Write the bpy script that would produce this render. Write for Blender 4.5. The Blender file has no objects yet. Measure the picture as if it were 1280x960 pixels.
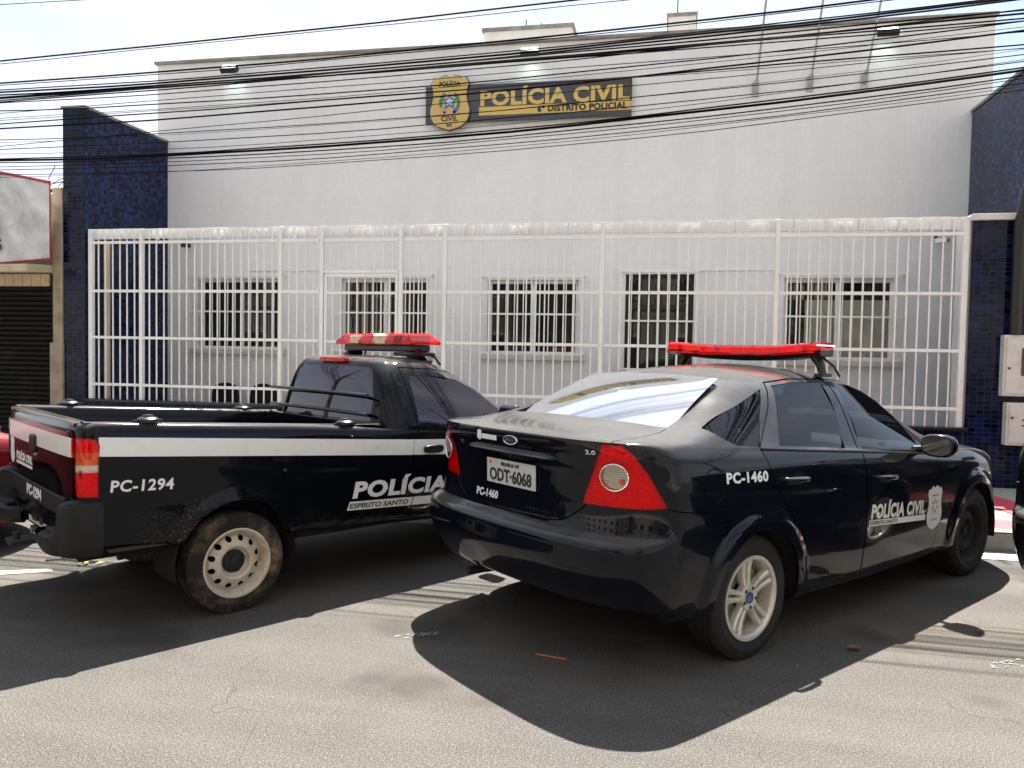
import bpy, bmesh, math, random
import numpy as np
from mathutils import Vector, Matrix
from mathutils.bvhtree import BVHTree
R = math.radians
SC = bpy.context.scene
C = SC.collection
random.seed(7)

# ------------------------------------------------------------------ camera
cam_d = bpy.data.cameras.new('camera'); cam = bpy.data.objects.new('camera', cam_d); C.objects.link(cam)
SC.camera = cam
_f, _pitch, _roll, _yaw = 987.0, -0.0400, 0.0183, 0.1965
_fw = Vector((-math.sin(_yaw)*math.cos(_pitch), math.cos(_yaw)*math.cos(_pitch), math.sin(_pitch)))
_r = Vector((math.cos(_yaw), math.sin(_yaw), 0)); _u = _r.cross(_fw)
_r2 = _r*math.cos(_roll)+_u*math.sin(_roll); _u2 = -_r*math.sin(_roll)+_u*math.cos(_roll)
M = Matrix((( _r2.x, _u2.x, -_fw.x, 0.8261), (_r2.y, _u2.y, -_fw.y, -9.4451), (_r2.z, _u2.z, -_fw.z, 1.531), (0, 0, 0, 1)))
cam.matrix_world = M
cam_d.sensor_fit = 'HORIZONTAL'; cam_d.sensor_width = 36.0; cam_d.lens = _f/1280*36.0
cam_d.clip_start = 0.05; cam_d.clip_end = 3000

# ------------------------------------------------------------------ sky, sun, exposure
SUN_EL = 62.5; SUN_ROT = 0.0            # sun stands behind the police station
W = bpy.data.worlds.new('World'); SC.world = W; W.use_nodes = True
nt = W.node_tree; nt.nodes.clear()
wo = nt.nodes.new('ShaderNodeOutputWorld'); bg = nt.nodes.new('ShaderNodeBackground')
sky = nt.nodes.new('ShaderNodeTexSky'); sky.sky_type = 'NISHITA'; sky.sun_disc = False
sky.sun_elevation = R(SUN_EL); sky.sun_rotation = R(SUN_ROT); sky.air_density = 1.0; sky.dust_density = 1.2
tc = nt.nodes.new('ShaderNodeTexCoord'); mp = nt.nodes.new('ShaderNodeMapping'); mp.inputs['Scale'].default_value = (1.0, 1.0, 2.2)
mp.inputs['Location'].default_value = (0.35, 0.1, 0.2)
nz = nt.nodes.new('ShaderNodeTexNoise'); nz.inputs['Scale'].default_value = 1.7; nz.inputs['Detail'].default_value = 7; nz.inputs['Roughness'].default_value = .55
rp = nt.nodes.new('ShaderNodeValToRGB'); rp.color_ramp.elements[0].position = .36; rp.color_ramp.elements[1].position = .60
rp.color_ramp.elements[0].color = (.15, .15, .15, 1); rp.color_ramp.elements[1].color = (.93, .93, .93, 1)
mx = nt.nodes.new('ShaderNodeMix'); mx.data_type = 'RGBA'
mx.inputs['B'].default_value = (4.8, 5.0, 5.35, 1)     # thin bright cloud veil
L = nt.links.new
L(tc.outputs['Generated'], mp.inputs['Vector']); L(mp.outputs[0], nz.inputs['Vector']); L(nz.outputs['Fac'], rp.inputs[0])
L(sky.outputs[0], mx.inputs['A']); L(rp.outputs[0], mx.inputs['Factor']); L(mx.outputs['Result'], bg.inputs['Color'])
bg.inputs['Strength'].default_value = 0.060
L(bg.outputs[0], wo.inputs['Surface'])
sd = bpy.data.lights.new('sun', 'SUN'); sd.energy = 5.0; sd.angle = R(0.55); sd.color = (1.0, .955, .89)
so = bpy.data.objects.new('sun', sd); C.objects.link(so)
_sd = Vector((math.sin(R(SUN_ROT))*math.cos(R(SUN_EL)), math.cos(R(SUN_ROT))*math.cos(R(SUN_EL)), math.sin(R(SUN_EL))))
so.rotation_euler = _sd.to_track_quat('Z', 'Y').to_euler(); so.location = _sd*40
vs = SC.view_settings; vs.view_transform = 'Standard'; vs.look = 'None'; vs.gamma = 1; vs.use_curve_mapping = False
vs.exposure = 1.95

# ------------------------------------------------------------------ materials
MT = {}
def mat(name, col=(.5, .5, .5), rough=.5, metal=0.0, coat=0.0, spec=.5, noise=None, bump=None, emit=None, sheen=0):
    """noise=(scale, colour2, amount lo, hi)  bump=(scale, strength, distance)"""
    if name in MT: return MT[name]
    m = bpy.data.materials.new(name); m.use_nodes = True; n = m.node_tree; b = n.nodes['Principled BSDF']
    b.inputs['Base Color'].default_value = (*col, 1); b.inputs['Roughness'].default_value = rough; b.inputs['Metallic'].default_value = metal
    b.inputs['Coat Weight'].default_value = coat; b.inputs['Coat Roughness'].default_value = .03; b.inputs['Specular IOR Level'].default_value = spec
    if emit: b.inputs['Emission Color'].default_value = (*emit[0], 1); b.inputs['Emission Strength'].default_value = emit[1]
    if noise or bump:
        t = n.nodes.new('ShaderNodeTexCoord')
    if noise:
        x = n.nodes.new('ShaderNodeTexNoise'); x.inputs['Scale'].default_value = noise[0]; x.inputs['Detail'].default_value = 6; x.inputs['Roughness'].default_value = .6
        r = n.nodes.new('ShaderNodeValToRGB'); r.color_ramp.elements[0].position = noise[2]; r.color_ramp.elements[1].position = noise[3]
        r.color_ramp.elements[0].color = (*col, 1); r.color_ramp.elements[1].color = (*noise[1], 1)
        n.links.new(t.outputs['Object'], x.inputs['Vector']); n.links.new(x.outputs['Fac'], r.inputs[0]); n.links.new(r.outputs[0], b.inputs['Base Color'])
    if bump:
        x = n.nodes.new('ShaderNodeTexNoise'); x.inputs['Scale'].default_value = bump[0]; x.inputs['Detail'].default_value = 5
        u = n.nodes.new('ShaderNodeBump'); u.inputs['Strength'].default_value = bump[1]; u.inputs['Distance'].default_value = bump[2]
        n.links.new(t.outputs['Object'], x.inputs['Vector']); n.links.new(x.outputs['Fac'], u.inputs['Height']); n.links.new(u.outputs[0], b.inputs['Normal'])
    MT[name] = m; return m

class NB:
    """tiny node helper for the richer materials"""
    def __init__(s, name):
        s.m = bpy.data.materials.new(name); s.m.use_nodes = True; s.t = s.m.node_tree; s.b = s.t.nodes['Principled BSDF']; MT[name] = s.m
    def n(s, typ, **kw):
        x = s.t.nodes.new(typ)
        for k, v in kw.items():
            if hasattr(x, k): setattr(x, k, v)
        return x
    def l(s, a, b): s.t.links.new(a, b)
    def coord(s, which='Object'):
        return s.n('ShaderNodeTexCoord').outputs[which]
    def pos(s): return s.n('ShaderNodeNewGeometry').outputs['Position']
    def noise(s, vec, scale, detail=5, rough=.55):
        x = s.n('ShaderNodeTexNoise'); x.inputs['Scale'].default_value = scale; x.inputs['Detail'].default_value = detail; x.inputs['Roughness'].default_value = rough
        s.l(vec, x.inputs['Vector']); return x.outputs['Fac']
    def ramp(s, f, *stops):
        x = s.n('ShaderNodeValToRGB'); e = x.color_ramp.elements
        while len(e) < len(stops): e.new(.5)
        for q, (p, c) in zip(e, stops): q.position = p; q.color = (*c, 1) if len(c) == 3 else c
        s.l(f, x.inputs[0]); return x.outputs[0]
    def mix(s, f, a, b, blend='MIX'):
        x = s.n('ShaderNodeMix', data_type='RGBA', blend_type=blend)
        for k, v in (('Factor', f), ('A', a), ('B', b)):
            if isinstance(v, (int, float)): x.inputs[k].default_value = v
            elif isinstance(v, tuple): x.inputs[k].default_value = (*v, 1)
            else: s.l(v, x.inputs[k])
        return x.outputs['Result']
    def bump(s, h, strength, dist, normal=None):
        x = s.n('ShaderNodeBump'); x.inputs['Strength'].default_value = strength; x.inputs['Distance'].default_value = dist
        s.l(h, x.inputs['Height'])
        if normal is not None: s.l(normal, x.inputs['Normal'])
        return x.outputs[0]
    def set(s, k, v):
        if isinstance(v, tuple): s.b.inputs[k].default_value = (*v, 1)
        elif isinstance(v, (int, float)): s.b.inputs[k].default_value = v
        else: s.l(v, s.b.inputs[k])

def swiz(nb, vec, order):
    sx = nb.n('ShaderNodeSeparateXYZ'); cx = nb.n('ShaderNodeCombineXYZ'); nb.l(vec, sx.inputs[0])
    for i, ch in enumerate(order):
        if ch in 'XYZ': nb.l(sx.outputs[ch], cx.inputs[i])
    return cx.outputs[0]

def tiles(name, c1, c2, mortar, tw, th, order, rough, msize=.06, extra=None, bias=0.0, spec=.5, bumpd=.0015):
    nb = NB(name); p = nb.pos(); v = swiz(nb, p, order)
    b = nb.n('ShaderNodeTexBrick', offset=0.0, squash=1.0); b.inputs['Scale'].default_value = 1
    b.inputs['Brick Width'].default_value = tw; b.inputs['Row Height'].default_value = th; b.inputs['Mortar Size'].default_value = msize*th; b.inputs['Mortar Smooth'].default_value = .2
    b.inputs['Color1'].default_value = (*c1, 1); b.inputs['Color2'].default_value = (*c2, 1); b.inputs['Mortar'].default_value = (*mortar, 1); b.inputs['Bias'].default_value = bias
    nb.l(v, b.inputs['Vector'])
    col = b.outputs['Color']
    big = nb.noise(p, .9, 4, .6)
    if extra: col = nb.mix(nb.ramp(big, (.4, (0, 0, 0)), (.7, (1, 1, 1))), col, extra, 'MULTIPLY')
    if 'white' in name:
        mg = nb.n('ShaderNodeMapping'); mg.inputs['Scale'].default_value = (2.6, 2.6, .22); nb.l(p, mg.inputs[0])
        st = nb.noise(mg.outputs[0], 1.0, 6, .65); bl = nb.noise(p, .7, 5, .6)
        col = nb.mix(nb.ramp(st, (.50, (0, 0, 0)), (.80, (.4, .4, .4))), col, (.64, .62, .60))
        col = nb.mix(nb.ramp(bl, (.45, (0, 0, 0)), (.75, (.45, .45, .45))), col, (.70, .69, .67))
    nb.set('Base Color', col); nb.set('Specular IOR Level', spec)
    inv = nb.n('ShaderNodeMath', operation='SUBTRACT'); inv.inputs[0].default_value = 1; nb.l(b.outputs['Fac'], inv.inputs[1])
    wob = nb.noise(p, 9.0, 2)
    hh = nb.n('ShaderNodeMath', operation='ADD'); nb.l(inv.outputs[0], hh.inputs[0])
    ww = nb.n('ShaderNodeMath', operation='MULTIPLY'); nb.l(wob, ww.inputs[0]); ww.inputs[1].default_value = .5; nb.l(ww.outputs[0], hh.inputs[1])
    nb.set('Normal', nb.bump(hh.outputs[0], .5, bumpd)); nb.set('Roughness', rough)
    return nb.m

# ------------------------------------------------------------------ mesh helpers
def tag(o, label=None, cat=None, group=None, kind=None):
    if label: o['label'] = label
    if cat: o['category'] = cat
    if group: o['group'] = group
    if kind: o['kind'] = kind
    return o
def empty(name, loc=(0, 0, 0), rz=0, parent=None):
    o = bpy.data.objects.new(name, None); C.objects.link(o); o.location = loc; o.rotation_euler = (0, 0, rz); o.empty_display_size = .2
    if parent: o.parent = parent
    return o
def link_mesh(name, me, m=None, parent=None, smooth=None, bevel=None):
    o = bpy.data.objects.new(name, me); C.objects.link(o)
    if parent: o.parent = parent
    if m is not None and len(me.materials) == 0:
        for q in (m if isinstance(m, (list, tuple)) else [m]): me.materials.append(q)
    if smooth is not None:
        me.shade_smooth(); me.set_sharp_from_angle(angle=R(smooth))
    if bevel:
        b = o.modifiers.new('bevel', 'BEVEL'); b.width = bevel; b.segments = 2; b.limit_method = 'ANGLE'; b.angle_limit = R(40); b.harden_normals = False
    return o
class MB:
    def __init__(s): s.v = []; s.f = []; s.mi = []
    def add(s, v, f, mi=0):
        k = len(s.v); s.v += [tuple(q) for q in v]; s.f += [tuple(i+k for i in q) for q in f]; s.mi += [mi]*len(f); return s
    def box(s, x0, x1, y0, y1, z0, z1, mi=0, rot=None, piv=None):
        v = [Vector(q) for q in ((x0, y0, z0), (x1, y0, z0), (x1, y1, z0), (x0, y1, z0), (x0, y0, z1), (x1, y0, z1), (x1, y1, z1), (x0, y1, z1))]
        if rot is not None:
            pv = Vector(piv or ((x0+x1)/2, (y0+y1)/2, (z0+z1)/2)); v = [rot @ (q-pv)+pv for q in v]
        return s.add(v, [(0, 3, 2, 1), (4, 5, 6, 7), (0, 1, 5, 4), (1, 2, 6, 5), (2, 3, 7, 6), (3, 0, 4, 7)], mi)
    def tube(s, pts, r, n=8, mi=0, caps=True):
        pts = [Vector(p) for p in pts]; rr = r if isinstance(r, (list, tuple)) else [r]*len(pts); v = []; f = []
        up = None
        for i, p in enumerate(pts):
            d = (pts[min(i+1, len(pts)-1)]-pts[max(i-1, 0)]).normalized()
            if up is None:
                up = Vector((0, 0, 1)) if abs(d.z) < .9 else Vector((1, 0, 0))
            a = d.cross(up).normalized(); b = a.cross(d).normalized(); up = b
            for k in range(n):
                t = 2*math.pi*k/n; v.append(p+a*math.cos(t)*rr[i]+b*math.sin(t)*rr[i])
        for i in range(len(pts)-1):
            for k in range(n): f.append((i*n+k, i*n+(k+1) % n, (i+1)*n+(k+1) % n, (i+1)*n+k))
        if caps: f.append(tuple(range(n-1, -1, -1))); f.append(tuple((len(pts)-1)*n+k for k in range(n)))
        return s.add(v, f, mi)
    def lathe(s, prof, n=32, axis='Y', org=(0, 0, 0), mi=0, closed=False):
        v = []; f = []; m = len(prof)
        for k in range(n):
            t = 2*math.pi*k/n; c, q = math.cos(t), math.sin(t)
            for (r, h) in prof:
                p = {'Y': (r*c, h, r*q), 'Z': (r*c, r*q, h), 'X': (h, r*c, r*q)}[axis]
                v.append((p[0]+org[0], p[1]+org[1], p[2]+org[2]))
        for k in range(n):
            k2 = (k+1) % n
            for i in range(m-1 if not closed else m):
                j = (i+1) % m; f.append((k*m+i, k*m+j, k2*m+j, k2*m+i))
        return s.add(v, f, mi)
    def prism(s, poly, h0, h1, axis='Y', mi=0):
        n = len(poly); fn = {'Y': lambda a, b, h: (a, h, b), 'Z': lambda a, b, h: (a, b, h), 'X': lambda a, b, h: (h, a, b)}[axis]
        v = [fn(a, b, h0) for a, b in poly]+[fn(a, b, h1) for a, b in poly]
        f = [tuple(range(n)), tuple(range(2*n-1, n-1, -1))]+[(i, i+n, (i+1) % n+n, (i+1) % n) for i in range(n)]
        return s.add(v, f, mi)
    def mesh(s, name='mesh', fix=True):
        me = bpy.data.meshes.new(name); me.from_pydata(s.v, [], s.f); me.update()
        if any(s.mi): me.polygons.foreach_set('material_index', s.mi)
        if fix:
            bm = bmesh.new(); bm.from_mesh(me); bmesh.ops.recalc_face_normals(bm, faces=bm.faces); bm.to_mesh(me); bm.free()
        return me
    def build(s, name, m, parent=None, smooth=None, bevel=None, fix=True):
        return link_mesh(name, s.mesh(name, fix), m, parent, smooth, bevel)

def text_mesh(body, size=1.0, bold=.015, shear=0, spacing=1.0, align='LEFT', extrude=0.0, stretch=1.0):
    cu = bpy.data.curves.new('text', 'FONT'); cu.body = body; cu.size = size; cu.offset = bold*size; cu.shear = shear; cu.space_character = spacing
    cu.align_x = align; cu.extrude = extrude; cu.resolution_u = 3
    ob = bpy.data.objects.new('text', cu); C.objects.link(ob)
    dg = bpy.context.evaluated_depsgraph_get(); dg.update()
    me = bpy.data.meshes.new_from_object(ob.evaluated_get(dg)); bpy.data.objects.remove(ob); bpy.data.curves.remove(cu)
    if stretch != 1.0:
        for v in me.vertices: v.co.x *= stretch
    return me
def text_fit(body, width, height, **kw):
    """flat text mesh, lower-left at origin, cap height and width as given"""
    me = text_mesh(body, 1.0, **kw)
    xs = [v.co.x for v in me.vertices]; ys = [v.co.y for v in me.vertices]
    base = 0.0; top = max(ys); x0 = min(xs); w = max(xs)-x0
    capt = .729  # cap height of the built-in face
    for v in me.vertices:
        v.co.x = (v.co.x-x0)/w*width; v.co.y = v.co.y/capt*height
    return me
def subdiv_long(me, maxlen):
    bm = bmesh.new(); bm.from_mesh(me); bmesh.ops.triangulate(bm, faces=bm.faces)
    for _ in range(3):
        e = [e for e in bm.edges if e.calc_length() > maxlen]
        if not e: break
        bmesh.ops.subdivide_edges(bm, edges=e, cuts=1); bmesh.ops.triangulate(bm, faces=bm.faces)
    bm.to_mesh(me); bm.free(); return me

# ------------------------------------------------------------------ smooth lofting of control grids
def _pder(h, y):
    """monotone derivatives along axis 0"""
    d = (y[1:]-y[:-1])/h[:, None]
    n = y.shape[0]; m = np.zeros_like(y)
    a, b = d[:-1], d[1:]; w1 = (2*h[1:]+h[:-1])[:, None]; w2 = (h[1:]+2*h[:-1])[:, None]
    with np.errstate(divide='ignore', invalid='ignore'):
        hm = (w1+w2)/(w1/a+w2/b)
    m[1:-1] = np.where(a*b > 0, hm, 0); m[1:-1] = np.nan_to_num(m[1:-1])
    m[0] = d[0]; m[-1] = d[-1]
    return m
def spline_axis(A, sub, mirror=False):
    """A: n x k x 3 -> resampled along axis 0; mirror reflects y at both ends"""
    n = A.shape[0]; S = A.reshape(n, -1)
    if mirror:
        rf = A*np.array([1, -1, 1]); B = np.concatenate([rf[1:2], A, rf[-2:-1]], 0); S2 = B.reshape(n+2, -1)
    else: S2 = S
    ch = np.sqrt(((np.diff(S2.reshape(S2.shape[0], -1, 3), axis=0))**2).sum(-1)).mean(1)+1e-6
    m = _pder(ch, S2)
    # blend toward centred slopes for smoother sweep
    if mirror: m = m[1:-1]; ch = ch[1:-1]
    out = []
    for i in range(n-1):
        k = sub[i] if isinstance(sub, (list, tuple)) else sub
        for t in np.linspace(0, 1, k, endpoint=False):
            h = ch[i]; t2, t3 = t*t, t*t*t
            out.append((2*t3-3*t2+1)*S[i]+(t3-2*t2+t)*h*m[i]+(-2*t3+3*t2)*S[i+1]+(t3-t2)*h*m[i+1])
    out.append(S[-1]); return np.array(out).reshape(len(out), *A.shape[1:])
def loft_grid(ctrl, sub_level=4, sub_st=7):
    A = np.array(ctrl, float)                       # levels x stations x 3
    A = spline_axis(A, sub_level)
    A = np.swapaxes(spline_axis(np.swapaxes(A, 0, 1).copy(), sub_st, mirror=True), 0, 1)
    return A
def relax(G, k0, it=14):
    K, N, _ = G.shape; w = np.clip((np.arange(K)-k0)/5.0, 0, 1)[:, None, None]
    for _i in range(it):
        B = G.copy(); B[1:-1] = .25*G[:-2]+.5*G[1:-1]+.25*G[2:]
        D = np.concatenate([B[:, 1:2]*np.array([1, -1, 1]), B, B[:, -2:-1]*np.array([1, -1, 1])], 1); B = .25*D[:, :-2]+.5*D[:, 1:-1]+.25*D[:, 2:]
        G = G*(1-w)+B*w
    return G
def grid_bm(G):
    """grid with y>=0 half; returned as the y<=0 half with outward normals"""
    bm = bmesh.new(); K, N, _ = G.shape; V = [[bm.verts.new((p[0], -p[1], p[2])) for p in row] for row in G]
    for i in range(K-1):
        for j in range(N-1):
            try: bm.faces.new((V[i][j], V[i][j+1], V[i+1][j+1], V[i+1][j]))
            except ValueError: pass
    bmesh.ops.remove_doubles(bm, verts=bm.verts, dist=1e-5)
    bmesh.ops.dissolve_degenerate(bm, dist=1e-6, edges=bm.edges)
    bm.normal_update()
    s = sum(f.normal.y*f.calc_area() for f in bm.faces)
    if s > 0: bmesh.ops.reverse_faces(bm, faces=bm.faces)
    bm.normal_update(); return bm
AX_SIDE = (Vector((1, 0, 0)), Vector((0, 0, 1)))
AX_REAR = (Vector((0, -1, 0)), Vector((0, 0, 1)))
AX_PLAN = (Vector((1, 0, 0)), Vector((0, -1, 0)))
_q = math.sqrt(.5)
AX_DIAG = (Vector((_q, -_q, 0)), Vector((0, 0, 1)))
def inpoly(p, poly):
    x, y = p; r = False; n = len(poly); j = n-1
    for i in range(n):
        xi, yi = poly[i]; xj, yj = poly[j]
        if (yi > y) != (yj > y) and x < (xj-xi)*(y-yi)/(yj-yi)+xi: r = not r
        j = i
    return r
def cut(bm, poly, ax, filt):
    """split faces of bm along the polygon projected along ax; returns faces inside"""
    U, Vv = ax; D = U.cross(Vv)
    us = [p[0] for p in poly]; vs_ = [p[1] for p in poly]; bb = (min(us), max(us), min(vs_), max(vs_))
    def fb(f):
        a = [v.co.dot(U) for v in f.verts]; b = [v.co.dot(Vv) for v in f.verts]; return min(a), max(a), min(b), max(b)
    cand = set()
    for f in bm.faces:
        if filt(f):
            q = fb(f)
            if q[0] <= bb[1] and q[1] >= bb[0] and q[2] <= bb[3] and q[3] >= bb[2]: cand.add(f)
    n = len(poly)
    for i in range(n):
        a, b = poly[i], poly[(i+1) % n]
        du, dv = b[0]-a[0], b[1]-a[1]; ln = math.hypot(du, dv)
        if ln < 1e-7: continue
        no = U*(-dv/ln)+Vv*(du/ln); co = U*a[0]+Vv*a[1]
        e = 1e-4; sb = (min(a[0], b[0])-e, max(a[0], b[0])+e, min(a[1], b[1])-e, max(a[1], b[1])+e)
        sub = []
        for f in cand:
            if not f.is_valid: continue
            q = fb(f)
            if q[0] <= sb[1] and q[1] >= sb[0] and q[2] <= sb[3] and q[3] >= sb[2]:
                ds = [(v.co-co).dot(no) for v in f.verts]
                if min(ds) < -1e-5 and max(ds) > 1e-5: sub.append(f)
        if not sub: continue
        g = set(sub)
        for f in sub: g.update(f.edges); g.update(f.verts)
        r = bmesh.ops.bisect_plane(bm, geom=list(g), plane_co=co, plane_no=no, dist=1e-6)
        for x in r['geom']:
            if isinstance(x, bmesh.types.BMFace): cand.add(x)
    return [f for f in cand if f.is_valid and inpoly(((c := f.calc_center_median()).dot(U), c.dot(Vv)), poly)]
def seam(bm, path, ax, filt, w=.006, closed=False):
    n = len(path)
    for i in range(n if closed else n-1):
        a = Vector(path[i]); b = Vector(path[(i+1) % n]); d = (b-a)
        if d.length < 1e-6: continue
        d.normalize(); p = Vector((-d.y, d.x))*w/2; a2 = a-d*w*.4; b2 = b+d*w*.4
        fs = cut(bm, [tuple(a2+p), tuple(b2+p), tuple(b2-p), tuple(a2-p)], ax, filt)
        bmesh.ops.delete(bm, geom=fs, context='FACES')
def take(bm, faces, remove=True):
    """(verts, faces, mat indices) of some faces, removed from bm"""
    idx = {}; v = []; fs = []; mi = []
    for f in faces:
        q = []
        for x in f.verts:
            if x not in idx: idx[x] = len(v); v.append(tuple(x.co))
            q.append(idx[x])
        fs.append(tuple(q)); mi.append(f.material_index)
    if remove: bmesh.ops.delete(bm, geom=list(faces), context='FACES')
    return v, fs, mi
def merge(*pieces):
    v = []; f = []; m = []
    for (a, b, c) in pieces:
        k = len(v); v += a; f += [tuple(i+k for i in q) for q in b]; m += c
    return v, f, m
def panel(name, piece, mats, parent, full=False, side=1, rim=.012, smooth=38, push=0.0):
    """mesh object from a half piece; full welds the mirror image on; side=-1 builds the mirror image"""
    v, f, mi = piece
    bm = bmesh.new(); vv = [bm.verts.new(q) for q in v]; bm.verts.index_update()
    for q, k in zip(f, mi):
        try: x = bm.faces.new([vv[i] for i in q]); x.material_index = k
        except ValueError: pass
    bmesh.ops.remove_doubles(bm, verts=bm.verts, dist=2e-5)
    bm.normal_update()
    if push:
        nn = {x: x.normal.copy() for x in bm.verts}
        for x in bm.verts: x.co += nn[x]*push
    if rim:
        be = [e for e in bm.edges if e.is_boundary and not (full and all(abs(x.co.y) < 1e-3 for x in e.verts))]
        nn = {x: x.normal.copy() for x in bm.verts}
        r = bmesh.ops.extrude_edge_only(bm, edges=be)
        newv = [x for x in r['geom'] if isinstance(x, bmesh.types.BMVert)]
        kd = {}
        for e in be:
            for x in e.verts: kd[(round(x.co.x, 5), round(x.co.y, 5), round(x.co.z, 5))] = nn[x]
        for x in newv:
            k = (round(x.co.x, 5), round(x.co.y, 5), round(x.co.z, 5))
            if k in kd: x.co -= kd[k]*rim
    if full:
        g = bmesh.ops.duplicate(bm, geom=list(bm.verts)+list(bm.edges)+list(bm.faces))
        nv = [x for x in g['geom'] if isinstance(x, bmesh.types.BMVert)]; nf = [x for x in g['geom'] if isinstance(x, bmesh.types.BMFace)]
        for x in nv: x.co.y = -x.co.y
        bmesh.ops.reverse_faces(bm, faces=nf)
        bmesh.ops.remove_doubles(bm, verts=[x for x in bm.verts if abs(x.co.y) < 2e-3], dist=1e-3)
    elif side < 0:
        for x in bm.verts: x.co.y = -x.co.y
        bmesh.ops.reverse_faces(bm, faces=bm.faces)
    me = bpy.data.meshes.new(name); bm.to_mesh(me); bm.free()
    return link_mesh(name, me, mats, parent, smooth)
def circle(cx, cz, r, n=24, rz=None):
    return [(cx+r*math.cos(2*math.pi*i/n), cz+(rz or r)*math.sin(2*math.pi*i/n)) for i in range(n)]
def decal_side(me, bvh, x0, z0, side=1, off=.002, slope=0.0):
    """drape a flat (x,y) mesh on the flank; side=1 the right flank (reads along +x)"""
    for v in me.vertices:
        if side > 0: x, z = x0+v.co.x, z0+v.co.y+slope*v.co.x
        else: x, z = x0-v.co.x, z0+v.co.y-slope*v.co.x
        h = bvh.ray_cast(Vector((x, -3, z)), Vector((0, 1, 0)))
        y = (h[0].y if h[0] is not None else -.9)-off-v.co.z
        v.co = (x, y if side > 0 else -y, z)
    return me
def decal_rear(me, bvh, y0, z0, off=.002, slope=0.0):
    for v in me.vertices:
        y, z = y0-v.co.x, z0+v.co.y+slope*v.co.x
        h = bvh.ray_cast(Vector((-3, -abs(y), z)), Vector((1, 0, 0)))
        x = (h[0].x if h[0] is not None else -.9)-off-v.co.z
        v.co = (x, y, z)
    return me
def rect_mesh(w, h, nx=6, nz=1, shear=0):
    me = bpy.data.meshes.new('rect'); v = []; f = []
    for j in range(nz+1):
        for i in range(nx+1): v.append((w*i/nx+shear*h*j/nz, h*j/nz, 0))
    for j in range(nz):
        for i in range(nx): a = j*(nx+1)+i; f.append((a, a+1, a+nx+2, a+nx+1))
    me.from_pydata(v, [], f); return me
def poly_mesh(poly, h=0):
    me = bpy.data.meshes.new('poly')
    bm = bmesh.new(); bm.faces.new([bm.verts.new((a, b, h)) for a, b in poly]); bmesh.ops.triangulate(bm, faces=bm.faces); bm.to_mesh(me); bm.free(); return me
def join_meshes(ms, name='joined'):
    v = []; f = []
    for me in ms:
        k = len(v); v += [tuple(x.co) for x in me.vertices]; f += [tuple(i+k for i in p.vertices) for p in me.polygons]
    me = bpy.data.meshes.new(name); me.from_pydata(v, [], f); return me
def quad_smooth(piece):
    """pull a flank piece onto the quadratic surface that fits it best: clean glass"""
    v, f, m = piece; A = np.array(v); x, z = A[:, 0]-A[:, 0].mean(), A[:, 2]-A[:, 2].mean()
    B = np.stack([np.ones_like(x), x, z, x*x, x*z, z*z], 1); c = np.linalg.lstsq(B, A[:, 1], rcond=None)[0]
    return [(a[0], y, a[2]) for a, y in zip(v, B@c)], f, m
def copy_tree(o, parent=None, skip=(), swap=None):
    c = o.copy(); C.objects.link(c); c.parent = parent
    if swap and c.type == 'MESH':
        for s in c.material_slots:
            if s.material and s.material.name in swap:
                nm = MT[swap[s.material.name]]; s.link = 'OBJECT'; s.material = nm
    for ch in list(o.children):
        if ch.name.split('.')[0] in skip: continue
        copy_tree(ch, c, skip, swap)
    return c
# ================================================================== materials of the place
nb = NB('asphalt'); p = nb.pos()
n1 = nb.noise(p, .35, 5, .6); n2 = nb.noise(p, 3.2, 6, .65); n3 = nb.noise(p, 150, 4, .8); n4 = nb.noise(p, 62, 4, .7)
base = nb.ramp(n1, (.3, (0.0915, 0.0841, 0.0734)), (.7, (0.1319, 0.1202, 0.1032)))
mpr = nb.n('ShaderNodeMapping'); mpr.inputs['Scale'].default_value = (.22, 1.5, 1); nb.l(p, mpr.inputs[0])
trk = nb.noise(mpr.outputs[0], 1.0, 5, .6)
base = nb.mix(nb.ramp(trk, (.42, (0, 0, 0)), (.60, (.80, .80, .80))), base, (0.0665, 0.0628, 0.0585))
base = nb.mix(nb.ramp(n2, (.38, (0, 0, 0)), (.75, (.6, .6, .6))), base, (0.0692, 0.0649, 0.0596))
base = nb.mix(nb.ramp(n3, (.38, (1, 1, 1)), (.52, (0, 0, 0))), base, (0.0149, 0.0138, 0.0133))
base = nb.mix(nb.ramp(n3, (.56, (0, 0, 0)), (.64, (1, 1, 1))), base, (0.2181, 0.2011, 0.1782))
base = nb.mix(nb.ramp(n4, (.57, (0, 0, 0)), (.66, (.8, .8, .8))), base, (0.1490, 0.1410, 0.1277))
rst = nb.noise(p, .55, 3, .5); base = nb.mix(nb.ramp(rst, (.60, (0, 0, 0)), (.72, (.35, .35, .35))), base, (0.1436, 0.1011, 0.0638))
vo = nb.n('ShaderNodeTexVoronoi', feature='DISTANCE_TO_EDGE'); vo.inputs['Scale'].default_value = .55; wv = nb.n('ShaderNodeVectorMath', operation='ADD')
nzv = nb.n('ShaderNodeTexNoise'); nzv.inputs['Scale'].default_value = 2.2; nb.l(p, nzv.inputs['Vector']); nb.l(p, wv.inputs[0]); nb.l(nzv.outputs['Color'], wv.inputs[1]); nb.l(wv.outputs[0], vo.inputs['Vector'])
crk = nb.mix(nb.ramp(vo.outputs['Distance'], (.0, (.5, .5, .5)), (.004, (0, 0, 0))), base, (0.0266, 0.0250, 0.0229))
oil = nb.noise(p, 1.1, 3, .5)
crk = nb.mix(nb.ramp(oil, (.58, (0, 0, 0)), (.67, (.65, .65, .65))), crk, (0.0372, 0.0351, 0.0330))
nb.set('Base Color', crk); nb.set('Roughness', .9); nb.set('Specular IOR Level', .25)
nb.set('Normal', nb.bump(n3, .15, .002))

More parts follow.
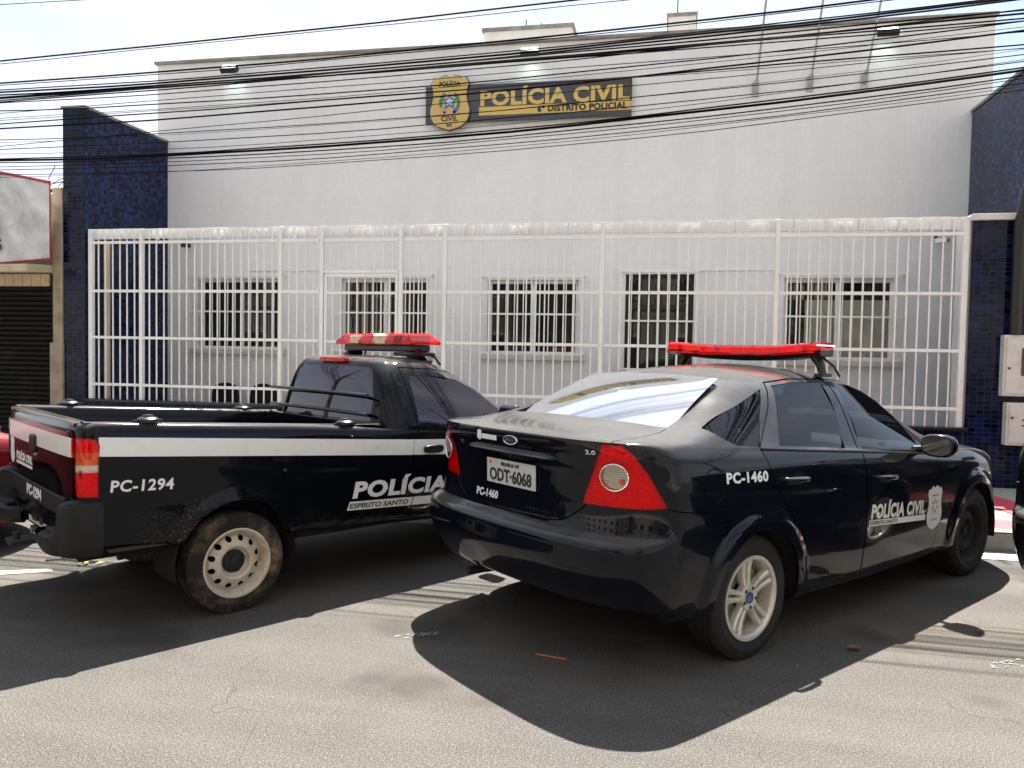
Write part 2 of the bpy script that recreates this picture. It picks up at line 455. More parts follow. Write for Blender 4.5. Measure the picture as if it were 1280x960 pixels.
nb = NB('concrete'); p = nb.pos(); n1 = nb.noise(p, 4, 7, .65); n3 = nb.noise(p, 120, 3)
nb.set('Base Color', nb.mix(nb.ramp(n3, (.35, (.5, .5, .5)), (.6, (0, 0, 0))), nb.ramp(n1, (.3, (.23, .22, .20)), (.7, (.40, .385, .35))), (.16, .155, .14)))
nb.set('Roughness', .9); nb.set('Normal', nb.bump(n3, .4, .003))
nb = NB('pavement'); p = nb.pos(); n1 = nb.noise(p, 2.3, 7, .65); n3 = nb.noise(p, 90, 3)
nb.set('Base Color', nb.mix(nb.ramp(n3, (.4, (.4, .4, .4)), (.6, (0, 0, 0))), nb.ramp(n1, (.3, (.31, .32, .26)), (.7, (.42, .42, .35))), (.22, .22, .18)))
nb.set('Roughness', .85); nb.set('Normal', nb.bump(n3, .3, .002))
nb = NB('red_paint'); p = nb.pos(); n1 = nb.noise(p, 14, 7, .7)
nb.set('Base Color', nb.ramp(n1, (.3, (.42, .035, .05)), (.62, (.60, .07, .09)), (.82, (.45, .18, .15)))); nb.set('Roughness', .7)
nb = NB('worn_white_paint'); p = nb.pos(); n1 = nb.noise(p, 9, 7, .75)
nb.set('Base Color', nb.ramp(n1, (.40, (.14, .13, .115)), (.60, (.36, .35, .32)))); nb.set('Roughness', .8)

tiles('white_tile', (.80, .803, .81), (.765, .77, .78), (.72, .725, .735), .065, .065, 'XZ0', .35, .04, bumpd=.0008, spec=.35)
tiles('white_tile_side', (.76, .765, .775), (.72, .727, .74), (.65, .655, .665), .065, .065, 'YZ0', .35, .04, bumpd=.0008, spec=.35)
tiles('blue_tile', (.001, .002, .008), (.008, .019, .085), (.026, .03, .05), .075, .05, 'XZ0', .14, .07, extra=(.55, .55, .6), bias=-.15, spec=.18)
tiles('blue_tile_side', (.0015, .003, .012), (.020, .044, .16), (.009, .011, .024), .06, .05, 'YZ0', .14, .06, extra=(.7, .7, .75), bias=-.1, spec=.2)
nb = NB('white_metal'); p = nb.pos(); n1 = nb.noise(p, 2.2, 6, .65); n2 = nb.noise(p, 26, 5, .7)
nb.set('Base Color', nb.mix(nb.ramp(n2, (.66, (0, 0, 0)), (.76, (.8, .8, .8))), nb.ramp(n1, (.4, (.86, .86, .85)), (.8, (.75, .73, .69))), (.36, .22, .13))); nb.set('Roughness', .4)
mat('white_plaster', (.74, .72, .69), .8, noise=(3.0, (.62, .60, .56), .4, .75))
mat('cream', (.62, .50, .34), .75, noise=(5, (.50, .40, .27), .4, .7))
mat('beige_plaster', (.36, .29, .21), .9, noise=(6, (.20, .16, .12), .45, .75), bump=(40, .3, .004))
mat('dark_stone', (.015, .015, .02), .25)
mat('black_metal', (.012, .012, .013), .45)
mat('black_plastic', (.008, .008, .009), .6, spec=.3, bump=(220, .15, .0015))
mat('dark_room', (.02, .02, .022), .9)
mat('roof_grey', (.30, .28, .25), .9, noise=(4, (.16, .15, .13), .4, .7))
mat('cable', (.006, .006, .008), .9, spec=.05)
mat('galvanised', (.45, .46, .47), .45, metal=.7)
mat('gold', (.66, .46, .12), .35, noise=(6, (.60, .42, .14), .4, .7))
mat('sign_black', (.010, .010, .012), .12, coat=.6)
mat('ink', (.012, .012, .014), .5)
mat('white_paint', (.80, .79, .76), .45)
mat('leaf_green', (.07, .10, .025), .6)
mat('dry_leaf', (.16, .07, .02), .7)
mat('twig', (.05, .035, .022), .8)
mat('curtain', (.78, .80, .74), .85)
mat('tan_blind', (.42, .32, .20), .8)
nb = NB('window_glass')
nb.set('Base Color', (.012, .014, .014)); nb.set('Roughness', .03); nb.set('Specular IOR Level', .45)
nb = NB('clear_glass'); nb.t.nodes.remove(nb.b)
out = nb.t.nodes['Material Output']; tr = nb.n('ShaderNodeBsdfTransparent'); tr.inputs[0].default_value = (.90, .91, .90, 1); gl = nb.n('ShaderNodeBsdfGlossy'); gl.inputs['Roughness'].default_value = .02
fr = nb.n('ShaderNodeFresnel'); fr.inputs[0].default_value = 1.5; ms = nb.n('ShaderNodeMixShader'); nb.l(fr.outputs[0], ms.inputs[0]); nb.l(tr.outputs[0], ms.inputs[1]); nb.l(gl.outputs[0], ms.inputs[2]); nb.l(ms.outputs[0], out.inputs[0])

# ================================================================== ground
FY = 1.8                       # facade plane; the fence stands on Y = 0
def sheet(name, x0, x1, y0, y1, z, m, parent=None, kind='structure'):
    o = MB().add([(x0, y0, z), (x1, y0, z), (x1, y1, z), (x0, y1, z)], [(0, 1, 2, 3)]).build(name, MT[m], parent, fix=False)
    if kind and not parent: o['kind'] = kind
    return o
sheet('road', -300, 300, -300, 300, 0, 'asphalt')
pv = MB().box(-60, 60, -2.38, FY, -.2, .15).build('pavement', MT['pavement'], None); pv['kind'] = 'structure'
sheet('forecourt', -6.99, 4.55, .16, FY, .154, 'concrete')
gut = sheet('gutter', -60, 60, -2.80, -2.50, .004, 'concrete')
kb = empty('kerb', (0, -2.44, 0)); kb['kind'] = 'structure'
km = MB().box(-.495, .495, -.06, .06, -.1, .15).mesh('kerb_stone'); km.materials.append(MT['concrete'])
for i in range(-14, 13):
    o = link_mesh('kerb_stone', km, None, kb); o.location = (i*1.0+.35, random.uniform(-.004, .004), random.uniform(-.004, .003)); o.rotation_euler = (0, 0, random.uniform(-.003, .003))
b0 = kb.children[0].modifiers
sheet('kerb_line', -14, 13, -2.50, -2.35, .159, 'worn_white_paint')
# red zigzag painted on the pavement
pm = MB()
pm.add([(2.6, -2.32, .1545), (9, -2.32, .1545), (9, -1.92, .1545), (2.6, -1.92, .1545)], [(0, 1, 2, 3)])
for i in range(0, 3):
    x0 = 4.05+i*1.9
    pm.add([(x0-.32, -.62, .1585), (x0+.06, -.62, .1585), (x0+.06+.35, -1.93, .1585), (x0-.32+.22, -1.93, .1585)], [(0, 1, 2, 3)])
o = pm.build('pavement_paint', MT['red_paint'], None, fix=False); o['kind'] = 'structure'
# remains of white paint on the asphalt
def worn_mark(cx, cy, w, h, rz, seed):
    rnd = random.Random(seed); mb = MB()
    for _ in range(34):
        x, y = rnd.gauss(0, w*.32), rnd.gauss(0, h*.3); s = rnd.uniform(.002, .009); k = rnd.randint(4, 6); zz = .004+.00005*_; a0 = rnd.random()*6
        mb.add([(x+s*rnd.uniform(.6, 1.4)*math.cos(a0+6.28*i/k)*1.8, y+s*rnd.uniform(.5, 1)*math.sin(a0+6.28*i/k), zz) for i in range(k)], [tuple(range(k))])
    o = mb.build('road_marking', MT['worn_white_paint'], None, fix=False); o.location = (cx, cy, 0); o.rotation_euler.z = rz; o['kind'] = 'structure'
worn_mark(2.60, -5.08, .26, .09, .25, 1); worn_mark(-.45, -5.42, .22, .05, .5, 3)
mk = MB().add([(-3.75, -5.2, .004), (-3.20, -4.90, .004), (-3.27, -4.83, .004), (-3.75, -5.07, .004)], [(0, 1, 2, 3)]).build('road_marking', MT['worn_white_paint'], None, fix=False); mk['kind'] = 'structure'
op = MB().box(-60, 60, -22, -16.2, -.2, .14).build('far_pavement', MT['pavement'], None); op['kind'] = 'structure'

# ================================================================== police station
ST = empty('police_station', (-1.2, FY, 0))
tag(ST, 'white tiled police station with barred windows behind the white fence', 'building')
inv = Matrix.Translation((1.2, -FY, 0))
def on(o, root):          # keep world placement of geometry modelled in world coordinates
    o.parent = root; o.matrix_parent_inverse = root.matrix_world.inverted() if False else Matrix.Translation(-Vector(root.location)); return o
WIN = [(-6.47, -5.06, 1.50, 2.60), (-4.09, -2.70, 1.50, 2.60), (-1.80, -.47, 1.50, 2.58), (2.32, 3.73, 1.50, 2.60)]
DOOR = (.19, 1.13, .154, 2.66)
X0, X1, Z0, Z1 = -7.18, 4.79, .15, 5.93
holes = WIN+[DOOR]
def wall_holes(x0, x1, z0, z1, holes, y0, y1):
    xs = sorted({x0, x1, *[h[0] for h in holes], *[h[1] for h in holes]}); zs = sorted({z0, z1, *[h[2] for h in holes], *[h[3] for h in holes]})
    mb = MB(); inh = lambda x, z: any(h[0] < x < h[1] and h[2] < z < h[3] for h in holes)
    for i in range(len(xs)-1):
        for j in range(len(zs)-1):
            if inh((xs[i]+xs[i+1])/2, (zs[j]+zs[j+1])/2): continue
            for y, fl in ((y0, 0), (y1, 1)):
                q = [(xs[i], y, zs[j]), (xs[i+1], y, zs[j]), (xs[i+1], y, zs[j+1]), (xs[i], y, zs[j+1])]
                mb.add(q if not fl else q[::-1], [(0, 1, 2, 3)])
    for (a, b, c, d) in holes:
        mb.add([(a, y0, c), (a, y1, c), (a, y1, d), (a, y0, d)], [(0, 1, 2, 3)], 1); mb.add([(b, y0, c), (b, y0, d), (b, y1, d), (b, y1, c)], [(0, 1, 2, 3)], 1)
        mb.add([(a, y0, c), (b, y0, c), (b, y1, c), (a, y1, c)], [(0, 1, 2, 3)], 1); mb.add([(a, y0, d), (a, y1, d), (b, y1, d), (b, y0, d)], [(0, 1, 2, 3)], 1)
    return mb
w = wall_holes(X0, X1, Z0, Z1, holes, FY, FY+.22).build('wall', [MT['white_tile'], MT['white_plaster']], None, fix=False); on(w, ST)
sw = MB().box(X0, X0+.22, FY+.22, 11, Z0, Z1).box(X1-.22, X1, FY+.22, 11, Z0, Z1).box(X0, X1, 11, 11.2, Z0, Z1).build('side_wall', MT['white_tile_side'], None); on(sw, ST)
on(MB().box(X0+.22, X1-.22, FY+.22, 11, 5.3, 5.5).build('roof', MT['roof_grey'], None), ST)
on(MB().box(X0-.03, X1+.03, FY-.05, FY+.27, Z1+.002, Z1+.045).build('roof_coping', MT['roof_grey'], None, bevel=.006), ST)
on(MB().box(X0+.23, X1-.23, 5.0, 5.1, Z0, 5.3).box(X0+.23, X1-.23, FY+.23, 5.0, 3.2, 3.3).box(X0+.23, X1-.23, FY+.23, 5, .12, .149).build('interior', MT['dark_room'], None), ST)
def make_window(a, b, c, d, idx):
    t = .05; y = FY+.09
    fr = MB().box(a, b, y, y+.05, c, c+t).box(a, b, y, y+.05, d-t, d).box(a, a+t, y, y+.05, c+t, d-t).box(b-t, b, y, y+.05, c+t, d-t)
    m = (a+b)/2; fr.box(m-.03, m+.03, y-.003, y+.047, c+t, d-t)
    f = on(fr.build('window', MT['white_metal'], None, bevel=.004), ST)
    for (p0, p1, yy) in ((a+t, m-.03, y+.02), (m+.03, b-t, y+.03)):
        g = MB().box(p0, p1, yy, yy+.006, c+t, d-t).build('pane', MT['clear_glass'] if idx == 3 else MT['window_glass'] if idx != 1 else MT['clear_glass'], None); g.parent = f
    g = MB().box(a-.10, b+.10, FY-.06, FY+.08, c-.075, c-.004).build('sill', MT['white_plaster'], None, bevel=.004); g.parent = f
    if idx == 3:
        cm = MB(); n = 46; wv = [(a+.30+(b-a-.34)*i/n, FY+.175+.012*math.sin(i*1.15)+.006*math.sin(i*2.9)) for i in range(n+1)]
        cm.add([(x, yy, c) for x, yy in wv]+[(x, yy, d-.28) for x, yy in wv], [(i, i+1, n+2+i, n+1+i) for i in range(n)])
        g = cm.build('curtain', MT['curtain'], None, smooth=80, fix=False); g.parent = f
        bl = MB()
        for i in range(7): bl.box(a+.07+i*.09, a+.115+i*.09, FY+.24, FY+.245, d-.27, d-.05)
        g = bl.build('blind', MT['tan_blind'], None); g.parent = f
    if idx == 1:
        bl = MB()
        for i in range(9): bl.box(a+.18+i*.075, a+.205+i*.075, FY+.24, FY+.245, c, d-.05)
        g = bl.build('blind', MT['curtain'], None); g.parent = f
    if idx == 0:
        bl = MB().box(a+.12, a+.30, FY+.25, FY+.27, c, d-.05); g = bl.build('blind', MT['tan_blind'], None); g.parent = f
for i, q in enumerate(WIN): make_window(*q, i)
# grilles, each bar a piece
bar_cache = {}
def bar_mesh(wd, h, m='white_metal'):
    k = (wd, round(h, 4), m)
    if k not in bar_cache:
        me = MB().box(-wd/2, wd/2, -wd/2, wd/2, 0, h).mesh('bar'); me.materials.append(MT[m]); bar_cache[k] = me
    return bar_cache[k]
def grille(a, b, c, d, rails, n, y, proud=.12):
    g = empty('window_grille', (a, y, c)); on_loc = Vector(g.location)
    g.parent = ST; g.matrix_parent_inverse = Matrix.Translation(-Vector(ST.location))
    h = d-c
    for i in range(n):
        o = link_mesh('bar', bar_mesh(.014, h), None, g); o.location = ((b-a)*i/(n-1)+random.uniform(-.004, .004), 0, 0); o.rotation_euler.y = random.uniform(-.004, .004)
    rm = MB().box(-.02, b-a+.02, -.006, .006, -.013, .013)
    me = rm.mesh('rail'); me.materials.append(MT['white_metal'])
    for z in rails:
        o = link_mesh('rail', me, None, g); o.location = (0, -.014, z-c)
    for x in (0, b-a):
        for z in (rails[0], rails[-1]):
            o = MB().box(x-.012, x+.012, .0, proud+.02, z-c-.012, z-c+.012).build('bracket', MT['white_metal'], g)
for (a, b, c, d) in WIN: grille(a-.06, b+.08, c-.03, d+.06, (c+.02, 2.08, d+.045), 13, FY-.13)
# entrance door
dr = on(MB().box(DOOR[0]+.002, DOOR[0]+.05, FY+.10, FY+.15, .16, 2.655).box(DOOR[1]-.05, DOOR[1]-.002, FY+.10, FY+.15, .16, 2.655).box(DOOR[0]+.05, DOOR[1]-.05, FY+.10, FY+.15, 2.60, 2.655)
        .box(DOOR[0]+.05, DOOR[1]-.05, FY+.10, FY+.15, 2.18, 2.24).box(DOOR[0]+.05, DOOR[1]-.05, FY+.10, FY+.15, .16, .26).build('door', MT['black_metal'], None), ST)
for z0, z1 in ((2.24, 2.60), (.26, 2.18)):
    g = MB().box(DOOR[0]+.05, DOOR[1]-.05, FY+.12, FY+.126, z0, z1).build('pane', MT['window_glass'], None); g.parent = dr
grille(DOOR[0]-.05, DOOR[1]+.05, .40, DOOR[3]+.05, (.45, 1.33, 2.0, DOOR[3]+.03), 9, FY-.12)
for (xa, xb, z) in ((.16, 2.26, 2.71), (-5.6, -4.2, 2.72)):
    on(MB().tube([(xa, FY-.012, z), (xb, FY-.012, z)], .009, 6).build('conduit', MT['white_metal'], None), ST)

# blue fins either side of the facade, carried on the building
FZ = 4.72
on(MB().box(-7.34, -7.0, 0.0, FY-.003, .15, FZ).build('tiled_fin', [MT['blue_tile_side']], None), ST)
lf = MB().add([(-7.34, -.004, .15), (-7.0, -.004, .15), (-7.0, -.004, FZ), (-7.34, -.004, FZ)], [(0, 1, 2, 3)]).build('fin_face', MT['blue_tile'], None, fix=False); on(lf, ST)
on(MB().box(-7.36, -6.985, -.02, FY-.003, FZ+.001, FZ+.035).build('fin_coping', MT['roof_grey'], None), ST)
on(MB().box(4.56, 4.95, .02, FY-.003, .15, FZ).build('tiled_fin', [MT['blue_tile_side']], None), ST)
on(MB().box(4.54, 4.97, .01, FY-.003, FZ+.001, FZ+.035).build('fin_coping', MT['roof_grey'], None), ST)
# rooftop rooms far back on the roof
rt = empty('rooftop_tank_room', (-2.4, 8, 5.5)); tag(rt, 'wide beige concrete tank room on the roof behind the sign', 'roof structure')
on(MB().box(-3.43, -1.45, 8, 9.6, 5.5, 8.66).build('wall', MT['beige_plaster'] if False else MT['white_plaster'], None), rt)
on(MB().box(-3.47, -1.41, 7.96, 9.64, 8.662, 8.74).build('roof_slab', MT['roof_grey'], None), rt)
on(MB().tube([(-2.55, 8.4, 8.74), (-2.55, 8.4, 9.05)], .012, 5).tube([(-2.2, 8.4, 8.74), (-2.2, 8.4, 8.95)], .01, 5).tube([(-2.9, 8.4, 8.74), (-2.9, 8.4, 8.93)], .01, 5).build('rod', MT['black_metal'], None), rt)
rt = empty('rooftop_chimney', (.9, 8, 5.5)); tag(rt, 'narrow grey rooftop shaft above the right end of the sign', 'roof structure')
on(MB().box(.61, 1.19, 8, 8.8, 5.5, 8.74).build('wall', MT['white_plaster'], None), rt)
on(MB().box(.58, 1.22, 7.97, 8.83, 8.742, 8.81).build('roof_slab', MT['roof_grey'], None), rt)
on(MB().tube([(.8, 8.1, 8.81), (.8, 8.1, 9.3)], .012, 5).build('rod', MT['black_metal'], None), rt)

# ================================================================== boundary wall, fence and gate
BW = empty('boundary_wall', (0, 0, .15)); tag(BW, 'low blue tiled wall carrying the white fence', 'wall')
on(MB().box(-6.985, 3.99, 0.0, .14, .15, .76).build('wall', MT['blue_tile'], None), BW)
on(MB().box(-6.99, 4.03, -.03, .17, .7615, .794).build('sill', MT['dark_stone'], None, bevel=.004), BW)
RW = empty('meter_wall', (4.8, 0, .15)); tag(RW, 'tall blue tiled wall with meter boxes at the right of the fence', 'wall')
on(MB().box(4.015, 6.2, 0.0, .018, .15, 3.05).build('wall', MT['blue_tile'], None), RW)
on(MB().box(4.02, 6.2, .019, .5, .15, 3.045).build('wall_core', MT['white_plaster'], None), RW)
on(MB().box(4.0, 6.2, -.05, .52, 3.053, 3.12).build('cap_slab', MT['white_plaster'], None, bevel=.005), RW)

FN = empty('security_fence', (-1.5, 0.05, .8)); tag(FN, 'long white barred security fence in front of the police station', 'fence')
YB = .055
def fpart(name, mb, root=FN, m='white_metal', **kw): return on(mb.build(name, MT[m], None, **kw), root)
posts = [-6.95, -6.176, -4.15, -3.573, -2.512, -1.938, 0.009, 2.003, 3.97]
for x in posts:
    wd = .030 if x in (-6.95, 3.97) else .024
    fpart('post', MB().box(x-wd, x+wd, YB-.03, YB+.03, .795, 3.10), bevel=.004)
RZ = (.997, 1.636, 2.264, 2.917)
for i in range(len(posts)-1):
    a, b = posts[i]+.03, posts[i+1]-.03
    for z in RZ:
        if -3.6 < posts[i] < -3.5 and z < 2.5: continue
        fpart('rail', MB().box(a, b, YB-.034, YB-.012, z-.018, z+.018))
fpart('rail', MB().box(-3.543, -2.542, YB-.034, YB+.02, 2.50, 2.54))
def put_bar(x, z0, z1, root=FN):
    o = link_mesh('bar', bar_mesh(.0145, z1-z0), None, root); o.matrix_parent_inverse = Matrix.Translation(-Vector(root.location))
    o.location = (x+random.uniform(-.004, .004), YB, z0); o.rotation_euler = (random.uniform(-.002, .002), random.uniform(-.003, .003), 0); return o
for i in range(len(posts)-1):
    a, b = posts[i], posts[i+1]; n = round((b-a)/.113)
    for k in range(1, n):
        x = a+(b-a)*k/n
        if i == 3: put_bar(x, 2.541, 3.09)
        else: put_bar(x, .796, 3.09)
# gate leaf
GT = empty('gate', (-3.54, .05, .8)); tag(GT, 'narrow barred gate leaf hung between two fence posts', 'gate')
ga, gb = -3.535, -2.55
for x in (ga+.015, gb-.015): fpart('stile', MB().box(x-.016, x+.016, YB-.018, YB+.018, .80, 2.485), GT)
for z in (.84, 1.63, 2.25, 2.47): fpart('rail', MB().box(ga+.032, gb-.032, YB-.03, YB-.01, z-.016, z+.016), GT)
n = 9
for k in range(1, n): put_bar(ga+(gb-ga)*k/n, .83, 2.47, GT)
fpart('lock_box', MB().box(gb-.14, gb-.034, YB-.045, YB+.02, 1.28, 1.42), GT, bevel=.004)
# coping band behind the bar tops, laid panel by panel
x = -6.93; k = 0
while x < 3.94:
    wd = random.uniform(.31, .35); x2 = min(x+wd, 3.945); dz = random.uniform(-.005, .006); dy = random.uniform(0, .008)
    fpart('coping_panel', MB().box(x+.002, x2-.002, YB+.022+dy, YB+.052+dy, 2.972, 3.108+dz))
    x = x2
for px in (-6.02, -5.12, -4.05, -3.13, -2.15, -1.12, -.10, .92, 1.72, 2.62, 3.18):
    b = MB()
    for s in (0, .10):
        b.box(px+s, px+s+.09, YB-.036, YB-.018, 3.075, 3.088).box(px+s, px+s+.012, YB-.036, YB-.018, 2.99, 3.075).box(px+s+.078, px+s+.09, YB-.036, YB-.018, 2.99, 3.075)
    b.box(px+.10, px+.13, YB-.034, YB-.02, 2.95, 2.99)
    fpart('bracket', b)

# beige pipe behind the left end of the fence
dp = MB().tube([(-6.84, .22, .155), (-6.84, .22, 2.95)], .04, 14).build('drain_pipe', MT['cream'], None, smooth=40); tag(dp, 'beige drain pipe standing behind the left end of the fence', 'pipe')
# waiting chairs
def chair(x, y):
    t = empty('waiting_chair', (x, y, .154))
    bk = [(-.22, .50), (-.225, .60), (-.21, .72), (-.16, .80), (-.05, .83), (.05, .83), (.16, .80), (.21, .72), (.225, .60), (.22, .50), (.12, .47), (-.12, .47)]
    MB().prism(bk, .18, .225).build('backrest', MT['black_plastic'], t, bevel=.01)
    MB().box(-.23, .23, -.25, .16, .40, .45).build('seat', MT['black_plastic'], t, bevel=.015)
    for sx in (-.2, .2):
        MB().tube([(sx, -.2, .40), (sx*1.1, -.22, 0)], .012, 8).build('leg', MT['black_metal'], t)
        MB().tube([(sx, .14, .40), (sx*1.1, .2, 0)], .012, 8).build('leg', MT['black_metal'], t)
    MB().tube([(-.1, .14, .40), (-.1, .205, .55)], .012, 8).tube([(.1, .14, .40), (.1, .205, .55)], .012, 8).build('back_support', MT['black_metal'], t)
    return t
a = chair(-5.88, 1.42); tag(a, 'black plastic waiting chair on the forecourt, left one of the pair below the first window', 'chair', 'waiting chairs')
a = chair(-5.24, 1.42); tag(a, 'black plastic waiting chair on the forecourt, right one of the pair below the first window', 'chair', 'waiting chairs')
# security cameras
def seccam(x, y, z, s, label):
    t = empty('security_camera', (x, y, z)); tag(t, label, 'camera')
    MB().box(-.03, .03, -.01, .0, -.03, .04).build('mount', MT['white_metal'], t); MB().tube([(0, -.01, 0), (s*.05, -.10, .0), (s*.06, -.12, -.03)], .011, 6).build('arm', MT['black_metal'], t)
    MB().box(s*.02-.03, s*.02+.11, -.16, -.09, -.09, -.03, rot=Matrix.Rotation(s*.5, 3, 'Z')).build('body', MT['black_metal'] if s > 0 else MT['white_metal'], t, bevel=.008)
    MB().tube([(s*.02+.11, -.155, -.06), (s*.02+.125, -.16, -.06)], .022, 10).build('lens', MT['black_metal'], t)
seccam(-6.66, FY, 3.16, 1, 'small dark security camera on the wall above the leftmost window'); seccam(4.2, FY, 3.13, -1, 'small security camera on the wall near the right end of the fence')

# ================================================================== sign, lamps and flag poles on the facade
SG = empty('police_sign', (-1.27, FY, 5.1)); tag(SG, 'black and gold POLÍCIA CIVIL sign board high on the white facade', 'sign')
on(MB().box(-2.75, .22, FY-.09, FY-.05, 4.83, 5.36).build('board', MT['sign_black'], None, bevel=.003), SG)
on(MB().box(-1.95, .218, FY-.098, FY-.091, 4.915, 5.035).build('gold_strip', MT['gold'], None), SG)
def flat_text(body, x0, z0, wd, h, y, m, root, extr=.004, bold=.02, name='lettering', **kw):
    me = text_fit(body, wd, h, bold=bold, extrude=extr, **kw)
    for v in me.vertices: v.co = (x0+v.co.x, y-v.co.z, z0+v.co.y)
    return on(link_mesh(name, me, MT[m], None), root)
flat_text('POLÍCIA CIVIL', -1.93, 5.058, 2.12, .205, FY-.098, 'gold', SG, .006, .042, spacing=1.06)
flat_text('6º DISTRITO POLICIAL', -1.10, 4.938, 1.26, .085, FY-.101, 'ink', SG, .002, .04, spacing=1.05)
def shield_poly(cx, cz, w, h):
    half = [(0, .93), (.16, 1.0), (.34, .97), (.40, .93), (.46, .985), (.60, .93), (.80, .90), (.93, .76), (.90, .66), (.93, .52), (.98, .36), (.97, .22), (.88, .10)]
    half = [(0, .95), (.2, 1.0), (.42, .985), (.58, .93), (.80, .955), (.97, .84), (.86, .74), (.84, .62), (.90, .50), (1.0, .38), (.98, .26), (.84, .15), (.55, .07), (.22, .03), (0, 0)]
    pts = half+[(-a, b) for a, b in half[-2:0:-1]]
    return [(cx+a*w/2, cz+b*h) for a, b in pts]
em = empty('shield', (-2.375, FY-.12, 4.70)); on(em, SG); em.location = (-2.375, FY-.12, 4.70)
def epart(name, mb, m, **kw):
    o = mb.build(name, MT[m], None, **kw); o.parent = em; o.matrix_parent_inverse = Matrix.Translation(-Vector((-2.375, FY-.12, 4.70))); return o
mat('shield_gold', (.60, .42, .13), .4); mat('emblem_blue', (.05, .16, .42), .5); mat('emblem_green', (.05, .22, .09), .5); mat('emblem_pink', (.62, .33, .33), .5); mat('pale_blue', (.50, .62, .72), .5)
epart('shield_edge', MB().prism(shield_poly(-2.375, 4.70, .61, .81), FY-.115, FY-.095), 'sign_black')
epart('shield_plate', MB().prism(shield_poly(-2.375, 4.712, .585, .785), FY-.14, FY-.116), 'shield_gold', bevel=.006)
yS = FY-.142
def star(cx, cz, r1, r2, n=5): return [(cx+(r1 if i % 2 == 0 else r2)*math.sin(math.pi*i/n), cz+(r1 if i % 2 == 0 else r2)*math.cos(math.pi*i/n)) for i in range(2*n)]
for s in (-1, 1):
    for i in range(6):
        t = -1.1+i*.42; cx = -2.375+s*.135*math.cos(t*.9); cz = 5.10+.135*math.sin(t)
        lf_ = [(cx+.034*math.cos(a+s*.6)*(1.0 if k % 2 else .6), cz+.034*math.sin(a+s*.6)) for k, a in enumerate([0, 1, 2.1, 3.1, 4.2, 5.2])]
        epart('leaf', MB().prism(lf_, yS-.004, yS), ('emblem_green' if i > 1 else ('emblem_pink' if s < 0 else 'emblem_blue')))
epart('star', MB().prism(star(-2.375, 5.115, .125, .055), yS-.008, yS-.0045), 'emblem_blue')
epart('star', MB().prism(star(-2.375, 5.115, .07, .032), yS-.012, yS-.0085), 'pale_blue')
epart('ribbon', MB().prism([(-2.53, 4.95), (-2.45, 4.985), (-2.375, 4.965), (-2.30, 4.985), (-2.22, 4.95), (-2.30, 4.94), (-2.375, 4.925), (-2.45, 4.94)], yS-.004, yS), 'emblem_pink')
for body, xx, zz, wd, h in (('POLÍCIA', -2.53, 5.335, .31, .075), ('CIVIL', -2.50, 4.845, .25, .075), ('ES', -2.415, 4.765, .08, .042)):
    me = text_fit(body, wd, h, bold=.02, extrude=.002)
    for v in me.vertices: v.co = (xx+v.co.x, yS-v.co.z, zz+v.co.y)
    o = link_mesh('lettering', me, MT['ink'], None); o.parent = em; o.matrix_parent_inverse = Matrix.Translation(-Vector((-2.375, FY-.12, 4.70)))
mat('flood_lens', (.8, .9, .85), .3, emit=((.75, 1.0, .85), 2.0))
for x, lab in ((-5.83, 'small floodlight on the facade left of the sign'), (-1.21, 'small floodlight on the facade above the sign'), (3.47, 'small floodlight on the facade near its right end')):
    t = empty('floodlight', (x, FY, 5.68)); tag(t, lab, 'lamp', 'facade floodlights')
    MB().box(-.13, .13, -.23, -.15, .0, .11, rot=Matrix.Rotation(R(-50), 3, 'X')).build('housing', MT['black_metal'], t, bevel=.008)
    MB().box(-.105, .105, -.245, -.235, .01, .09, rot=Matrix.Rotation(R(-50), 3, 'X'), piv=(0, -.19, .055)).build('lens', MT['flood_lens'], t)
    MB().tube([(0, 0, .12), (0, -.17, .09)], .014, 6).build('bracket', MT['black_metal'], t)
    ld = bpy.data.lights.new('floodlight_bulb', 'SPOT'); ld.energy = .5; ld.color = (.75, 1.0, .85); ld.spot_size = R(120); ld.spot_blend = .8; ld.shadow_soft_size = .08
    lo = bpy.data.objects.new('floodlight_bulb', ld); C.objects.link(lo); lo.parent = t; lo.location = (0, -.20, -.06); lo.rotation_euler = (R(55), 0, 0)
for x, z, lx, lab in ((1.865, 5.11, .16, 'leftmost of three thin flagpoles fixed to the facade'), (2.562, 5.15, .17, 'middle one of three thin flagpoles fixed to the facade'), (3.242, 5.15, .22, 'rightmost of three thin flagpoles fixed to the facade')):
    t = empty('flagpole', (x, FY, z)); tag(t, lab, 'flagpole', 'flagpoles on the facade')
    MB().box(-.045, .045, -.03, 0, -.07, .12).tube([(0, -.03, 0), (0.008, -.09, .13)], .03, 10).build('socket', MT['galvanised'], t, bevel=.004)
    MB().tube([(0.004, -.05, .03), (lx*.6, -1.05, 1.9)], .015, 8).build('pole', MT['galvanised'], t, smooth=40)

